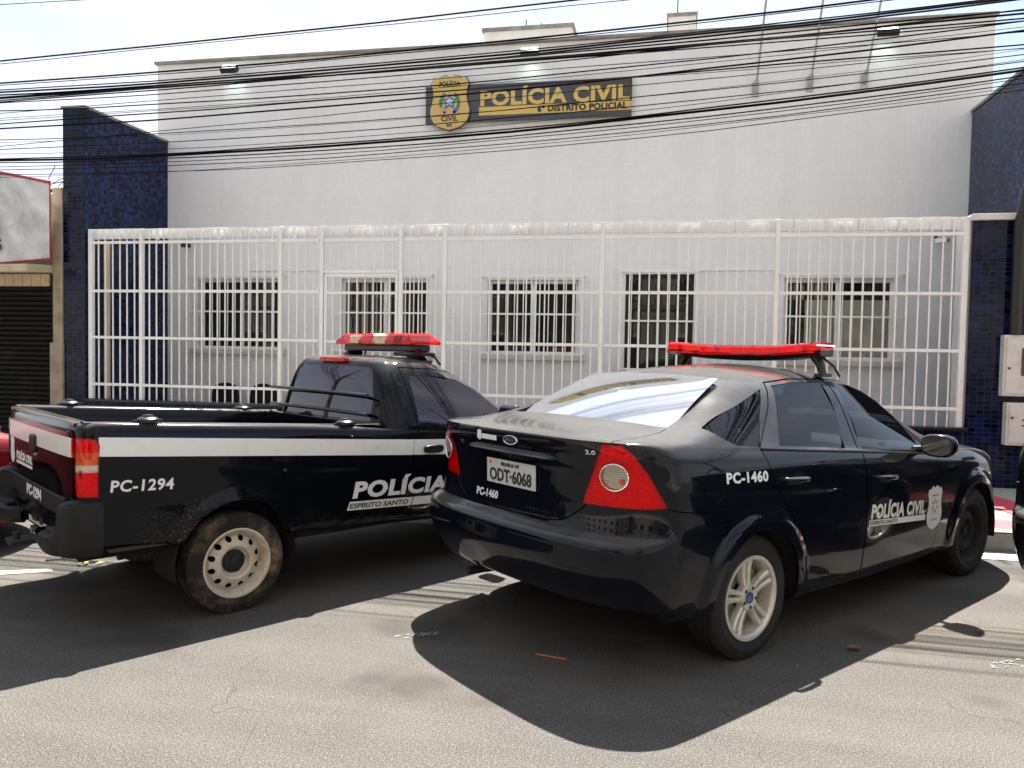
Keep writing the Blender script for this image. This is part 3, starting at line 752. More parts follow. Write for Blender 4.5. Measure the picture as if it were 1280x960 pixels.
# ================================================================== meter boxes and conduit at the right
mat('meter_grey', (.66, .64, .60), .5, noise=(7, (.50, .46, .40), .5, .8))
def meter(x0, x1, z0, z1, win, lab):
    t = empty('meter_box', ((x0+x1)/2, 0, z0)); tag(t, lab, 'meter box', 'meter boxes')
    on(MB().box(x0, x1, -.11, -.001, z0, z1).build('case', MT['meter_grey'], None, bevel=.006), t)
    d = on(MB().box(x0+.025, x1-.025, -.122, -.111, z0+.025, z1-.025).build('door', MT['meter_grey'], None, bevel=.004), t)
    if win: g = MB().box(x0+.17, x1-.10, -.130, -.123, z0+.22, z1-.14).build('pane', MT['window_glass'], None); g.parent = d
    else:
        g = MB().box(x0+.15, x0+.27, -.128, -.123, z0+.27, z0+.285).box(x0+.15, x0+.27, -.128, -.123, z0+.21, z0+.225).build('slot', MT['black_metal'], None); g.parent = d
    h = MB().tube([(x0+.05, -.125, z0+.3), (x0+.05, -.14, z0+.3)], .012, 8).build('latch', MT['black_metal'], None); h.parent = d
meter(4.335, 4.86, 1.16, 1.815, True, 'upper white meter box with a small window on the blue wall')
meter(4.385, 4.86, .63, 1.09, False, 'lower white meter box without window on the blue wall')
cp = MB().tube([(4.45, -.075, 1.82), (4.45, -.075, 2.98), (4.47, -.12, 3.15), (4.66, -.16, 4.4)], .062, 12).build('service_conduit', MT['black_metal'], None, smooth=50)
tag(cp, 'thick black service conduit running up the blue wall above the meter boxes', 'conduit')

# ================================================================== neighbouring shop at the left
SH = empty('shop_building', (-10.5, 0, 0)); tag(SH, 'old low shop with a dark roller shutter left of the blue wall', 'building')
on(MB().box(-7.50, -7.345, -.02, .5, .15, 3.66).build('pillar', MT['beige_plaster'], None, bevel=.01), SH)
on(MB().box(-7.53, -7.33, -.045, .2, .15, 1.55).build('plinth', MT['beige_plaster'], None, bevel=.01), SH)
on(MB().box(-14, -7.502, .10, .5, 2.50, 3.6).build('lintel', MT['beige_plaster'], None), SH)
on(MB().box(-14, -7.51, -.45, .098, 2.50, 2.60, rot=Matrix.Rotation(R(4), 3, 'X')).build('awning_edge', MT['cream'], None), SH)
vl = MB()
for i in range(44): vl.box(-14+i*.145+.004, -14+i*.145+.141, .06, .085, 2.33, 2.495)
on(vl.build('valance', MT['cream'], None), SH)
mat('shutter', (.008, .0075, .0075), .6, noise=(3, (.024, .02, .016), .52, .72), spec=.15)
sl = MB()
for i in range(31):
    z = .17+i*.07; sl.add([(-14, .16, z), (-7.50, .16, z), (-7.50, .135, z+.02), (-14, .135, z+.02), (-14, .135, z+.05), (-7.5, .135, z+.05), (-7.5, .16, z+.068), (-14, .16, z+.068)], [(0, 1, 2, 3), (3, 2, 5, 4), (4, 5, 6, 7)])
on(sl.build('roller_shutter', MT['shutter'], None, fix=False), SH)
on(MB().box(-14, -7.35, .52, 7, .15, 3.6).build('wall', MT['beige_plaster'], None), SH)
rf = MB()
for i in range(26):
    for j in range(3):
        x = -14+i*.255; z = 3.66+.10*j; y = .05+j*.42
        a = [(x+.13+.12*math.cos(t), .07*math.sin(t)) for t in np.linspace(math.pi, 0, 7)]
        rf.add([(q, y, z+r-.05) for q, r in a]+[(q, y+.46, z+r+.07) for q, r in a], [(k, k+1, k+8, k+7) for k in range(6)])
o = on(rf.build('roof_tiles', MT['roof_grey'], None, smooth=60, fix=False), SH); o['kind'] = 'stuff'
BN = empty('shop_banner', (-10, -.1, 2.6)); tag(BN, 'weathered white banner with red trim above the roller shutter', 'sign')
nb = NB('banner'); p = nb.pos(); wv = nb.n('ShaderNodeTexWave', wave_type='BANDS', bands_direction='DIAGONAL'); wv.inputs['Scale'].default_value = 1.6; wv.inputs['Distortion'].default_value = 7; wv.inputs['Detail'].default_value = 3; nb.l(p, wv.inputs['Vector'])
nb.set('Base Color', nb.mix(nb.ramp(nb.noise(p, 2.6, 5, .6), (.42, (0, 0, 0)), (.62, (.75, .75, .75))), nb.ramp(wv.outputs['Fac'], (.2, (.72, .73, .73)), (.8, (.62, .63, .64))), (.40, .41, .42))); nb.set('Roughness', .5)
nb.set('Normal', nb.bump(wv.outputs['Fac'], .4, .03))
nx, nz = 40, 6; v = []; f = []
for j in range(nz+1):
    for i in range(nx+1):
        u = i/nx; t = j/nz; v.append((-12.5+u*5.10, -.16+.012*math.sin(u*22+t*3), 2.69+t*(1.0+(1-u)*1.0)-(1-u)*.35*(1-t)))
for j in range(nz):
    for i in range(nx): a_ = j*(nx+1)+i; f.append((a_, a_+1, a_+nx+2, a_+nx+1))
on(MB().add(v, f).build('cloth', MT['banner'], None, smooth=80, fix=False), BN)
mat('banner_red', (.45, .02, .035), .5)
on(MB().tube([(-12.5, -.17, 4.70), (-7.40, -.17, 3.70)], .02, 6).build('trim', MT['banner_red'], None), BN)
on(MB().tube([(-12.5, -.17, 2.33), (-7.40, -.17, 2.68)], .012, 6).build('trim', MT['banner_red'], None), BN)
on(MB().tube([(-7.40, -.17, 2.68), (-7.40, -.17, 3.70)], .010, 6).build('trim', MT['banner_red'], None), BN)
flat_text('95', -8.395, 2.80, .24, .15, -.182, 'ink', BN, .001, .03)
flat_text('1', -8.25, 3.02, .05, .13, -.182, 'galvanised', BN, .001, .02)
def loop_line(pts, r, m, root, name):
    return on(MB().tube(pts, r, 5).build(name, MT[m], None), root)
loop_line([(-8.08+.16*math.cos(t)*(1-.04*t), -.185, 3.42+.17*math.sin(t)) for t in np.linspace(.6, 7.2, 30)], .006, 'meter_grey', BN, 'drawn_curl')
loop_line([(-8.16+.30*math.cos(t), -.185, 3.38+.30*math.sin(t)) for t in np.linspace(-1.4, .9, 16)], .006, 'meter_grey', BN, 'drawn_curl')
# aerial mess beside the fin
an = MB()
for i in range(3):
    a0 = random.uniform(0, 6.28); an.tube([(-7.6+random.uniform(-.3, .12)+.12*math.cos(a0+t), .3+.05*t, 3.70+.09*k+.1*math.sin(a0+1.7*t)) for k, t in enumerate(np.linspace(0, 3, 5))], .006, 4)
an.tube([(-7.45, .3, 3.6), (-7.45, .3, 4.35)], .02, 6)
o = an.build('tangled_wires', MT['black_metal'], None); tag(o, 'tangle of thin wires on a stub mast above the shop roof', 'wires')
# ================================================================== vehicle materials
def car_paint(name, col, dust=.16, ior=1.33):
    nb = NB(name); p = nb.coord('Object'); sx = nb.n('ShaderNodeSeparateXYZ'); nb.l(p, sx.inputs[0])
    lo = nb.n('ShaderNodeMapRange'); lo.inputs['From Min'].default_value = .62; lo.inputs['From Max'].default_value = .22; nb.l(sx.outputs['Z'], lo.inputs['Value'])
    n1 = nb.noise(p, 7, 7, .7); n2 = nb.noise(p, 1.6, 4, .6); n3 = nb.noise(p, 60, 4, .7)
    mm = nb.n('ShaderNodeMath', operation='MULTIPLY'); nb.l(lo.outputs[0], mm.inputs[0]); nb.l(nb.ramp(n1, (.42, (0, 0, 0)), (.78, (1, 1, 1))), mm.inputs[1])
    m2 = nb.n('ShaderNodeMath', operation='MULTIPLY'); nb.l(mm.outputs[0], m2.inputs[0]); m2.inputs[1].default_value = dust
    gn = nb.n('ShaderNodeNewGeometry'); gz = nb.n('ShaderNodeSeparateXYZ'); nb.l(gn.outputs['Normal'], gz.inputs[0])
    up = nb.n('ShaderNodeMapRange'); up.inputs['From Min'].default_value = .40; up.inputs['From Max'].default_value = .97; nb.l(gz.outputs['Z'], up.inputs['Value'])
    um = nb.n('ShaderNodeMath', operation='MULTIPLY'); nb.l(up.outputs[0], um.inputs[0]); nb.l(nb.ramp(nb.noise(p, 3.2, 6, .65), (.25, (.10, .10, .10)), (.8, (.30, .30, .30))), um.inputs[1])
    cc = nb.mix(um.outputs[0], col, (.36, .345, .32))            # settled dust on what faces up, strengthened to paint in sky reflection
    cc = nb.mix(m2.outputs[0], cc, (.16, .13, .095))
    if 'pickup' in name:          # dried mud thrown up behind the rear wheel
        cx_ = nb.n('ShaderNodeMapRange'); cx_.inputs['From Min'].default_value = -.30; cx_.inputs['From Max'].default_value = -.62; nb.l(sx.outputs['X'], cx_.inputs['Value'])
        cz_ = nb.n('ShaderNodeMapRange'); cz_.inputs['From Min'].default_value = .72; cz_.inputs['From Max'].default_value = .50; nb.l(sx.outputs['Z'], cz_.inputs['Value'])
        w1 = nb.n('ShaderNodeMath', operation='SUBTRACT'); w1.inputs[0].default_value = 1.0; nb.l(cx_.outputs[0], w1.inputs[1])
        bx_ = nb.n('ShaderNodeMath', operation='LESS_THAN'); nb.l(sx.outputs['X'], bx_.inputs[0]); bx_.inputs[1].default_value = -.2
        w2 = nb.n('ShaderNodeMath', operation='MULTIPLY'); nb.l(w1.outputs[0], w2.inputs[0]); nb.l(cz_.outputs[0], w2.inputs[1])
        w4 = nb.n('ShaderNodeMath', operation='MULTIPLY'); nb.l(w2.outputs[0], w4.inputs[0]); nb.l(bx_.outputs[0], w4.inputs[1])
        w3 = nb.n('ShaderNodeMath', operation='MULTIPLY'); nb.l(w4.outputs[0], w3.inputs[0]); nb.l(nb.ramp(nb.noise(p, 70, 5, .8), (.56, (0, 0, 0)), (.64, (.8, .8, .8))), w3.inputs[1])
        cc = nb.mix(w3.outputs[0], cc, (.22, .20, .17))
    nb.set('Base Color', cc)
    film = nb.ramp(n2, (.35, (.16, .16, .16)), (.75, (.24, .24, .24)))
    nb.set('Roughness', nb.mix(m2.outputs[0], film, (.8, .8, .8))); nb.set('Specular IOR Level', .02)
    nb.set('Coat Weight', 1.0); nb.set('Coat IOR', ior)
    ru = nb.n('ShaderNodeMath', operation='ADD'); nb.l(m2.outputs[0], ru.inputs[0]); nb.l(um.outputs[0], ru.inputs[1])
    r2 = nb.n('ShaderNodeMath', operation='MULTIPLY_ADD'); nb.l(ru.outputs[0], r2.inputs[0]); r2.inputs[1].default_value = .5; r2.inputs[2].default_value = .03; nb.l(r2.outputs[0], nb.b.inputs['Coat Roughness'])
    nb.set('Normal', nb.bump(n2, .03, .01))
    return nb.m
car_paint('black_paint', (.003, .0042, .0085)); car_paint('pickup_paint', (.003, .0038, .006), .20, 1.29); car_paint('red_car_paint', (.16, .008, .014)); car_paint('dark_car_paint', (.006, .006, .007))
mat('stripe_white', (.74, .73, .70), .35, coat=.3, noise=(14, (.62, .60, .56), .55, .8))
mat('trim_black', (.010, .010, .011), .38); mat('rubber', (.012, .012, .012), .75)
mat('under_black', (.004, .004, .004), .9)
mat('lamp_orange', (.70, .11, .006), .12, coat=.3); mat('lamp_white', (.62, .60, .54), .14, coat=.8)
mat('bar_red', (.55, .006, .022), .28, coat=.15); mat('bar_cream', (.66, .58, .42), .2, coat=.5)
mat('chrome', (.75, .76, .78), .12, metal=1.0); mat('badge_blue', (.02, .05, .18), .2, coat=.6)
mat('plate_grey', (.52, .52, .50), .45, noise=(30, (.40, .39, .36), .5, .75)); mat('plate_ink', (.02, .02, .02), .5)
mat('letter_white', (.72, .72, .70), .45); mat('letter_grey', (.30, .30, .31), .5)
mat('seat_grey', (.035, .035, .04), .9)
def dirty_rim(name, a, b, lo, hi, rough=.45, metal=0):
    nb = NB(name); p = nb.coord('Object'); n1 = nb.noise(p, 9, 7, .7); n2 = nb.noise(p, 40, 4, .7)
    nb.set('Base Color', nb.mix(nb.ramp(n2, (.55, (0, 0, 0)), (.75, (.5, .5, .5))), nb.ramp(n1, (lo, a), (hi, b)), (.13, .09, .05))); nb.set('Roughness', rough); nb.set('Metallic', metal); return nb.m
dirty_rim('alloy', (.62, .59, .52), (.42, .36, .27), .45, .85, .32, .45); dirty_rim('steel_rim', (.58, .52, .42), (.36, .27, .17), .4, .8, .5)
nb = NB('tyre'); p = nb.coord('Object'); n1 = nb.noise(p, 6, 6, .7)
nb.set('Base Color', nb.ramp(n1, (.4, (.006, .006, .006)), (.75, (.020, .018, .016)))); nb.set('Roughness', .85); nb.set('Normal', nb.bump(nb.noise(p, 90, 3), .2, .003))
nb = NB('muddy_tyre'); p = nb.coord('Object'); n1 = nb.noise(p, 5.5, 7, .75)
sx = nb.n('ShaderNodeSeparateXYZ'); nb.l(p, sx.inputs[0])
nb.set('Base Color', nb.ramp(n1, (.45, (.010, .010, .009)), (.55, (.075, .052, .034)), (.70, (.24, .155, .09)))); nb.set('Roughness', .95); nb.set('Normal', nb.bump(n1, .5, .008))
def tint_glass(name, tcol, gcol=(1, 1, 1), ior=1.55, boost=0.0, rough=.015):
    nb = NB(name); nb.t.nodes.remove(nb.b); out = nb.t.nodes['Material Output']
    tr = nb.n('ShaderNodeBsdfTransparent'); tr.inputs[0].default_value = (*tcol, 1); gl = nb.n('ShaderNodeBsdfGlossy'); gl.inputs['Roughness'].default_value = rough; gl.inputs['Color'].default_value = (*gcol, 1)
    fr = nb.n('ShaderNodeFresnel'); fr.inputs[0].default_value = ior; ms = nb.n('ShaderNodeMixShader')
    ad = nb.n('ShaderNodeMath', operation='ADD', use_clamp=True); nb.l(fr.outputs[0], ad.inputs[0]); ad.inputs[1].default_value = boost
    nb.l(ad.outputs[0], ms.inputs[0]); nb.l(tr.outputs[0], ms.inputs[1]); nb.l(gl.outputs[0], ms.inputs[2]); nb.l(ms.outputs[0], out.inputs[0])
tint_glass('car_glass', (.34, .38, .39), ior=1.38); tint_glass('film_glass', (.045, .03, .04), (.84, .74, .80), boost=.045); tint_glass('rear_glass', (.05, .055, .055), (.95, .97, 1), boost=.05, rough=.07)

nb = NB('lamp_red'); p = nb.coord('Object'); vo = nb.n('ShaderNodeTexVoronoi'); vo.inputs['Scale'].default_value = 26; mpn = nb.n('ShaderNodeMapping'); mpn.inputs['Scale'].default_value = (1, 1, .55); nb.l(p, mpn.inputs[0]); nb.l(mpn.outputs[0], vo.inputs['Vector'])
wv = nb.n('ShaderNodeTexWave', wave_type='BANDS', bands_direction='Z'); wv.inputs['Scale'].default_value = 45; nb.l(p, wv.inputs['Vector'])
nb.set('Base Color', nb.mix(nb.ramp(nb.noise(p, 16, 1, .4), (.34, (.8, .8, .8)), (.42, (0, 0, 0))), (.62, .006, .008), (.20, .002, .004))); nb.set('Roughness', .22); nb.set('Coat Weight', .6); nb.set('Coat IOR', 1.4); nb.set('Specular IOR Level', .25)
nb.set('Normal', nb.bump(wv.outputs['Fac'], .25, .004))
nb = NB('lamp_reflector'); p = nb.coord('Object'); wv = nb.n('ShaderNodeTexWave', wave_type='BANDS', bands_direction='Z'); wv.inputs['Scale'].default_value = 28; nb.l(p, wv.inputs['Vector'])
nb.set('Base Color', nb.ramp(wv.outputs['Fac'], (.3, (.70, .68, .60)), (.8, (.36, .33, .27)))); nb.set('Roughness', .2); nb.set('Metallic', .5); nb.set('Coat Weight', .5)
tint_glass('lens_red', (.99, .016, .018), ior=1.33); tint_glass('lens_orange', (.95, .26, .02), ior=1.42); tint_glass('lens_clear', (.94, .93, .90), ior=1.42); tint_glass('lens_crimson', (.96, .016, .05), ior=1.35); tint_glass('lens_cream', (.95, .86, .66), ior=1.35)
def reflector(name, sc, dark):
    nb = NB(name); p = nb.coord('Object'); vo = nb.n('ShaderNodeTexVoronoi', distance='CHEBYCHEV'); vo.inputs['Scale'].default_value = sc; vo.inputs['Randomness'].default_value = .25; nb.l(p, vo.inputs['Vector'])
    wv = nb.n('ShaderNodeTexWave', wave_type='BANDS', bands_direction='Z'); wv.inputs['Scale'].default_value = sc*.9; nb.l(p, wv.inputs['Vector'])
    nb.set('Base Color', nb.mix(nb.ramp(nb.noise(p, sc*.42, 1, .4), (.27, (1, 1, 1)), (.33, (0, 0, 0))), nb.ramp(vo.outputs['Distance'], (.1, (.95, .95, .93)), (.62, (.78, .78, .76))), dark)); nb.set('Metallic', 0.0); nb.set('Roughness', .35)
    nb.set('Normal', nb.bump(vo.outputs['Distance'], .8, .01, nb.bump(wv.outputs['Fac'], .4, .006)))
reflector('lamp_inner', 30, (.16, .15, .15)); reflector('bar_inner', 16, (.25, .24, .24))
# ------------------------------------------------------------------ wheels (local: hub at origin, outer face towards -Y)
def tyre(r, w, rr, root, m):
    n = 64; hw = w/2; s = r-rr
    prof = [(rr, hw*.80), (rr+s*.25, hw*.96), (rr+s*.55, hw), (r-.022, hw*.93), (r-.006, hw*.82), (r, hw*.70)]
    for g in (.45, .15, -.15, -.45): prof += [(r, hw*g+.010), (r-.007, hw*g+.008), (r-.007, hw*g-.008), (r, hw*g-.010)]
    prof += [(r, -hw*.70), (r-.006, -hw*.82), (r-.022, -hw*.93), (rr+s*.55, -hw), (rr+s*.52, -hw-.002), (rr+s*.25, -hw*.96), (rr, -hw*.80), (rr-.012, -hw*.6), (rr-.012, hw*.6)]
    t = MB().lathe(prof, n, 'Y', closed=True).build('tyre', MT[m], root, smooth=40)
    tb = MB()
    for k in range(72):
        a = 2*math.pi*k/72
        for sgn in (-1, 1):
            c_, s_ = math.cos(a), math.sin(a)
            def P(rad, y, da): return (rad*math.cos(a+da), y, rad*math.sin(a+da))
            tb.add([P(r-.014, sgn*hw*.90, .0), P(r-.014, sgn*hw*.90, .055), P(r+.0015, sgn*hw*.66, .055), P(r+.0015, sgn*hw*.66, .0), P(r-.022, sgn*hw*.955, .0), P(r-.022, sgn*hw*.955, .055)], [(0, 1, 2, 3), (0, 4, 5, 1)])
    o = tb.build('tread_block', MT[m], None, fix=True); o.parent = t; o['kind'] = 'stuff'
    return t
def steel_wheel(name, loc, r, w, rr, root, rim_m, tyre_m, side=1, cap=True):
    t = empty(name, loc, 0 if side > 0 else math.pi, root); tyre(r, w, rr, t, tyre_m)
    hw = w/2
    prof = [(rr-.012, hw*.7), (rr-.014, -hw*.55), (rr-.004, -hw*.78), (rr+.010, -hw*.82), (rr+.012, -hw*.92), (rr+.002, -hw*.93), (rr-.008, -hw*.80), (rr-.014, -hw*.60), (rr-.024, -hw*.22), (rr-.028, -hw*.14), (rr-.033, -hw*.18), (rr-.040, -hw*.36), (rr-.062, -hw*.50), (rr*.62, -hw*.58), (rr*.52, -hw*.66), (rr*.46, -hw*.60), (rr*.41, -hw*.30), (rr*.34, -hw*.22), (.0005, -hw*.22)]
    bm = bmesh.new(); mb = MB().lathe(prof, 96, 'Y'); me = mb.mesh('rim'); bm.from_mesh(me); bm.normal_update()
    n = 12; rc = (rr-.050)
    for k in range(n):
        a = 2*math.pi*(k+.5)/n
        fs = cut(bm, circle(rc*math.cos(a), rc*math.sin(a), .0175, 12, .0175), AX_SIDE, lambda f: f.calc_center_median().y < -hw*.1)
        bmesh.ops.delete(bm, geom=fs, context='FACES')
    bmesh.ops.delete(bm, geom=[v for v in bm.verts if math.hypot(v.co.x, v.co.z) < .001], context='VERTS')
    bm.to_mesh(me); bm.free()
    o = link_mesh('rim', me, MT[rim_m], t, 35); sm = o.modifiers.new('s', 'SOLIDIFY'); sm.thickness = .003
    MB().lathe([(.0005, hw*.3), (rr-.02, hw*.3), (rr-.02, hw*.2), (.0005, hw*.2)], 24, 'Y').build('drum', MT['under_black'], t)
    hub = MB().lathe([(rr*.36, -hw*.235), (rr*.33, -hw*.30), (.030, -hw*.34), (.028, -hw*.5), (.02, -hw*.54), (.0005, -hw*.54)], 24, 'Y').build('hub', MT['rubber'], t, smooth=40)
    for k in range(4):
        a = 2*math.pi*k/4+.4; MB().tube([(.054*math.cos(a), -hw*.24, .054*math.sin(a)), (.054*math.cos(a), -hw*.46, .054*math.sin(a))], .0105, 6).build('bolt', MT['rubber'], t)
    return t
def alloy_wheel(name, loc, r, w, rr, root, side=1):
    t = empty(name, loc, 0 if side > 0 else math.pi, root); tyre(r, w, rr, t, 'tyre'); hw = w/2
    prof = [(rr-.014, hw*.7), (rr-.016, -hw*.60), (rr-.002, -hw*.80), (rr+.010, -hw*.86), (rr+.011, -hw*.95), (rr-.002, -hw*.96), (rr-.012, -hw*.90), (rr-.018, -hw*.74), (rr-.020, hw*.7)]
    MB().lathe(prof, 72, 'Y').build('rim', MT['alloy'], t, 40)
    MB().lathe([(.0005, hw*.28), (rr-.025, hw*.28), (rr-.025, hw*.2), (.0005, hw*.2)], 32, 'Y').build('drum', MT['under_black'], t)
    MB().lathe([(.165, hw*.0), (.165, -hw*.12), (.06, -hw*.14), (.06, hw*0)], 32, 'Y').build('brake_disc', MT['galvanised'], t)
    sp = MB()
    for k in range(5):
        for q in (-1, 1):
            a = 2*math.pi*k/5+math.pi/2+.12
            # a spoke bends from the hub out to the rim, the two of a pair spreading apart
            N = 7; v = []; f = []
            for i in range(N):
                u = i/(N-1); rad = .040+u*(rr-.012-.040); off = q*(.0150+.007*u+.006*u*u); wd = .0115+.0008*u+.006*u*u; y = -hw*(.80-.10*math.sin(u*3.14)+.06*u)
                c_, s_ = math.cos(a), math.sin(a)
                for (tt, yy) in ((-wd, y+.035), (-wd, y+.006), (-wd*.55, y), (wd*.55, y), (wd, y+.006), (wd, y+.035)):
                    o_ = off+tt; v.append((rad*c_-o_*s_, yy, rad*s_+o_*c_))
            for i in range(N-1):
                for j in range(5): f.append((i*6+j, i*6+j+1, (i+1)*6+j+1, (i+1)*6+j))
            s1 = MB().add(v, f).build('spoke', MT['alloy'], t, 50)
    MB().lathe([(.066, -hw*.40), (.068, -hw*.72), (.060, -hw*.83), (.040, -hw*.84), (.034, -hw*.80), (.0005, -hw*.80)], 40, 'Y').build('hub', MT['alloy'], t, 40)
    MB().lathe([(.030, -hw*.80), (.029, -hw*.86), (.024, -hw*.87), (.0005, -hw*.875)], 24, 'Y').build('hub_cap', MT['badge_blue'], t, 40)
    for k in range(5):
        a = 2*math.pi*(k+.5)/5+math.pi/2+.12; MB().tube([(.050*math.cos(a), -hw*.60, .050*math.sin(a)), (.050*math.cos(a), -hw*.855, .050*math.sin(a))], .0095, 8).build('bolt', MT['rubber'], t)
    return t
def half_liner(cx, cz, r, y0, y1, root):
    v = []; f = []; N = 20
    for i in range(N+1):
        a = R(-14)+R(208)*i/N
        for y in (y0, y1): v.append((cx+r*math.cos(a), y, cz+r*math.sin(a)))
    for i in range(N): f.append((2*i, 2*i+2, 2*i+3, 2*i+1))
    f.append(tuple(2*i+1 for i in range(N+1)))
    return MB().add(v, f).build('wheel_arch_liner', MT['under_black'], root, fix=False)
def plate(root, x, y, z, rz, body, top, name='licence_plate', tilt=0, wd0=.345):
    t = MB().box(-.004, .004, -.20, .20, -.065, .065).build(name, MT['plate_grey'], root, bevel=.003)
    t.location = (x, y, z); t.rotation_euler = (0, tilt, rz)
    def put(s, wd, h, z0):
        me = text_fit(s, wd, h, bold=.03, extrude=.0008)
        for v in me.vertices: v.co = (-.0055-v.co.z, wd/2-v.co.x, z0+v.co.y)
        link_mesh('lettering', me, MT['plate_ink'], t)
    put(body, wd0, .066, -.048); put(top, .15, .018, .034)
    MB().tube([(-.006, .165, .045), (-.0042, .165, .045)], .010, 8).build('seal', MT['lamp_orange'], t)
    return t

# ================================================================== sedan (x forward from the rear axle, y left, z up)
def sedan_levels():
    def low(xr, zr, w, zs, xf, zf):
        za, zm, zc = zs
        def zside(x): return float(np.interp(x, (-.35, .8, 2.64), (za, zm, zc)))
        st = [(xr, 0, zr), (xr+.008, .33, zr), (xr+.040, .57, zr), (xr+.095, w-.17, zr-.002)]
        st += [(xr+.20, w-.062, .80*zr+.20*za), (-.60, w-.014, .30*zr+.70*za)]
        for x, k in ((-.35, .997), (0, 1), (.5, 1), (1.04, 1), (1.6, .996), (2.1, .986), (2.64, .972)): st.append((x, w*k, zside(x)))
        st += [(3.0, w*.935, .6*zc+.4*zf), (3.27, w-.20, .2*zc+.8*zf), (xf-.06, .42, zf), (xf, 0, zf)]
        return st
    Ls = [low(-.80, .34, .80, (.26, .215, .22), 3.36, .20), low(-.862, .355, .868, (.31, .235, .24), 3.44, .22), low(-.945, .46, .898, (.42, .36, .36), 3.49, .33),
          low(-.985, .57, .911, (.54, .49, .47), 3.51, .44), low(-.985, .648, .915, (.63, .59, .56), 3.50, .52), low(-.960, .682, .916, (.675, .635, .60), 3.49, .56),
          low(-.896, .706, .916, (.72, .69, .65), 3.47, .60), low(-.878, .86, .913, (.84, .79, .73), 3.44, .66), low(-.882, .985, .905, (.95, .885, .80), 3.38, .70),
          low(-.908, 1.080, .888, (1.03, .965, .86), 3.28, .74), low(-.905, 1.128, .862, (1.075, 1.015, .90), 3.15, .77)]
    Ls.append([(-.66, 0, 1.150), (-.66, .33, 1.149), (-.65, .55, 1.143), (-.63, .69, 1.138), (-.57, .785, 1.130), (-.46, .828, 1.116), (-.24, .842, 1.094), (.05, .848, 1.078), (.5, .848, 1.046), (1.04, .848, 1.003), (1.55, .843, .968), (1.95, .828, .942), (2.3, .80, .93), (2.55, .74, .935), (2.75, .6, .935), (2.9, .34, .93), (2.95, 0, .925)])
    Ls.append([(-.405, 0, 1.155), (-.402, .33, 1.153), (-.394, .55, 1.145), (-.388, .665, 1.141), (-.38, .745, 1.138), (-.30, .795, 1.133), (-.14, .815, 1.114), (.12, .828, 1.092), (.52, .834, 1.060), (1.04, .834, 1.016), (1.5, .827, .98), (1.85, .807, .962), (2.05, .77, .967), (2.17, .70, .98), (2.28, .56, .995), (2.38, .3, 1.01), (2.42, 0, 1.015)])
    Ls.append([(-.11, 0, 1.298), (-.105, .30, 1.294), (-.09, .48, 1.281), (-.06, .580, 1.267), (-.01, .645, 1.256), (.08, .690, 1.247), (.23, .715, 1.239), (.41, .731, 1.232), (.66, .739, 1.225), (1.04, .74, 1.21), (1.40, .732, 1.19), (1.62, .716, 1.18), (1.77, .68, 1.185), (1.85, .635, 1.195), (1.94, .52, 1.205), (2.03, .29, 1.215), (2.06, 0, 1.22)])
    Ls.append([(.21, 0, 1.424), (.213, .25, 1.421), (.222, .40, 1.413), (.25, .49, 1.403), (.29, .545, 1.394), (.35, .580, 1.388), (.44, .600, 1.386), (.57, .613, 1.388), (.76, .621, 1.392), (1.04, .624, 1.394), (1.25, .618, 1.386), (1.38, .604, 1.374), (1.46, .575, 1.366), (1.51, .53, 1.368), (1.56, .43, 1.376), (1.61, .25, 1.386), (1.63, 0, 1.39)])
    Ls.append([(.45, 0, 1.462), (.455, .20, 1.460), (.465, .33, 1.455), (.485, .40, 1.449), (.51, .44, 1.446), (.55, .468, 1.445), (.61, .484, 1.446), (.70, .492, 1.449), (.84, .496, 1.453), (1.04, .498, 1.455), (1.18, .492, 1.449), (1.28, .48, 1.441), (1.34, .455, 1.435), (1.38, .42, 1.433), (1.42, .34, 1.435), (1.46, .2, 1.441), (1.48, 0, 1.443)])
    Ls.append([(x, 0, 1.484-.04*(x-1.0)**2) for x in np.linspace(.70, 1.28, 17)])
    return Ls
def flare(G, wheels, amt=.026, r0=.375):
    for (cx, cz) in wheels:
        r = np.hypot(G[..., 0]-cx, G[..., 2]-cz)
        q_ = np.clip((r-(r0+.022))/.055, 0, 1); b = (1-q_*q_*(3-2*q_))*np.clip((G[..., 1]-.55)/.2, 0, 1)*np.clip((.95-G[..., 2])/.15, 0, 1)
        G[..., 1] += amt*b
    return G
SED_POSE = (.5998, -4.7758, .8689)
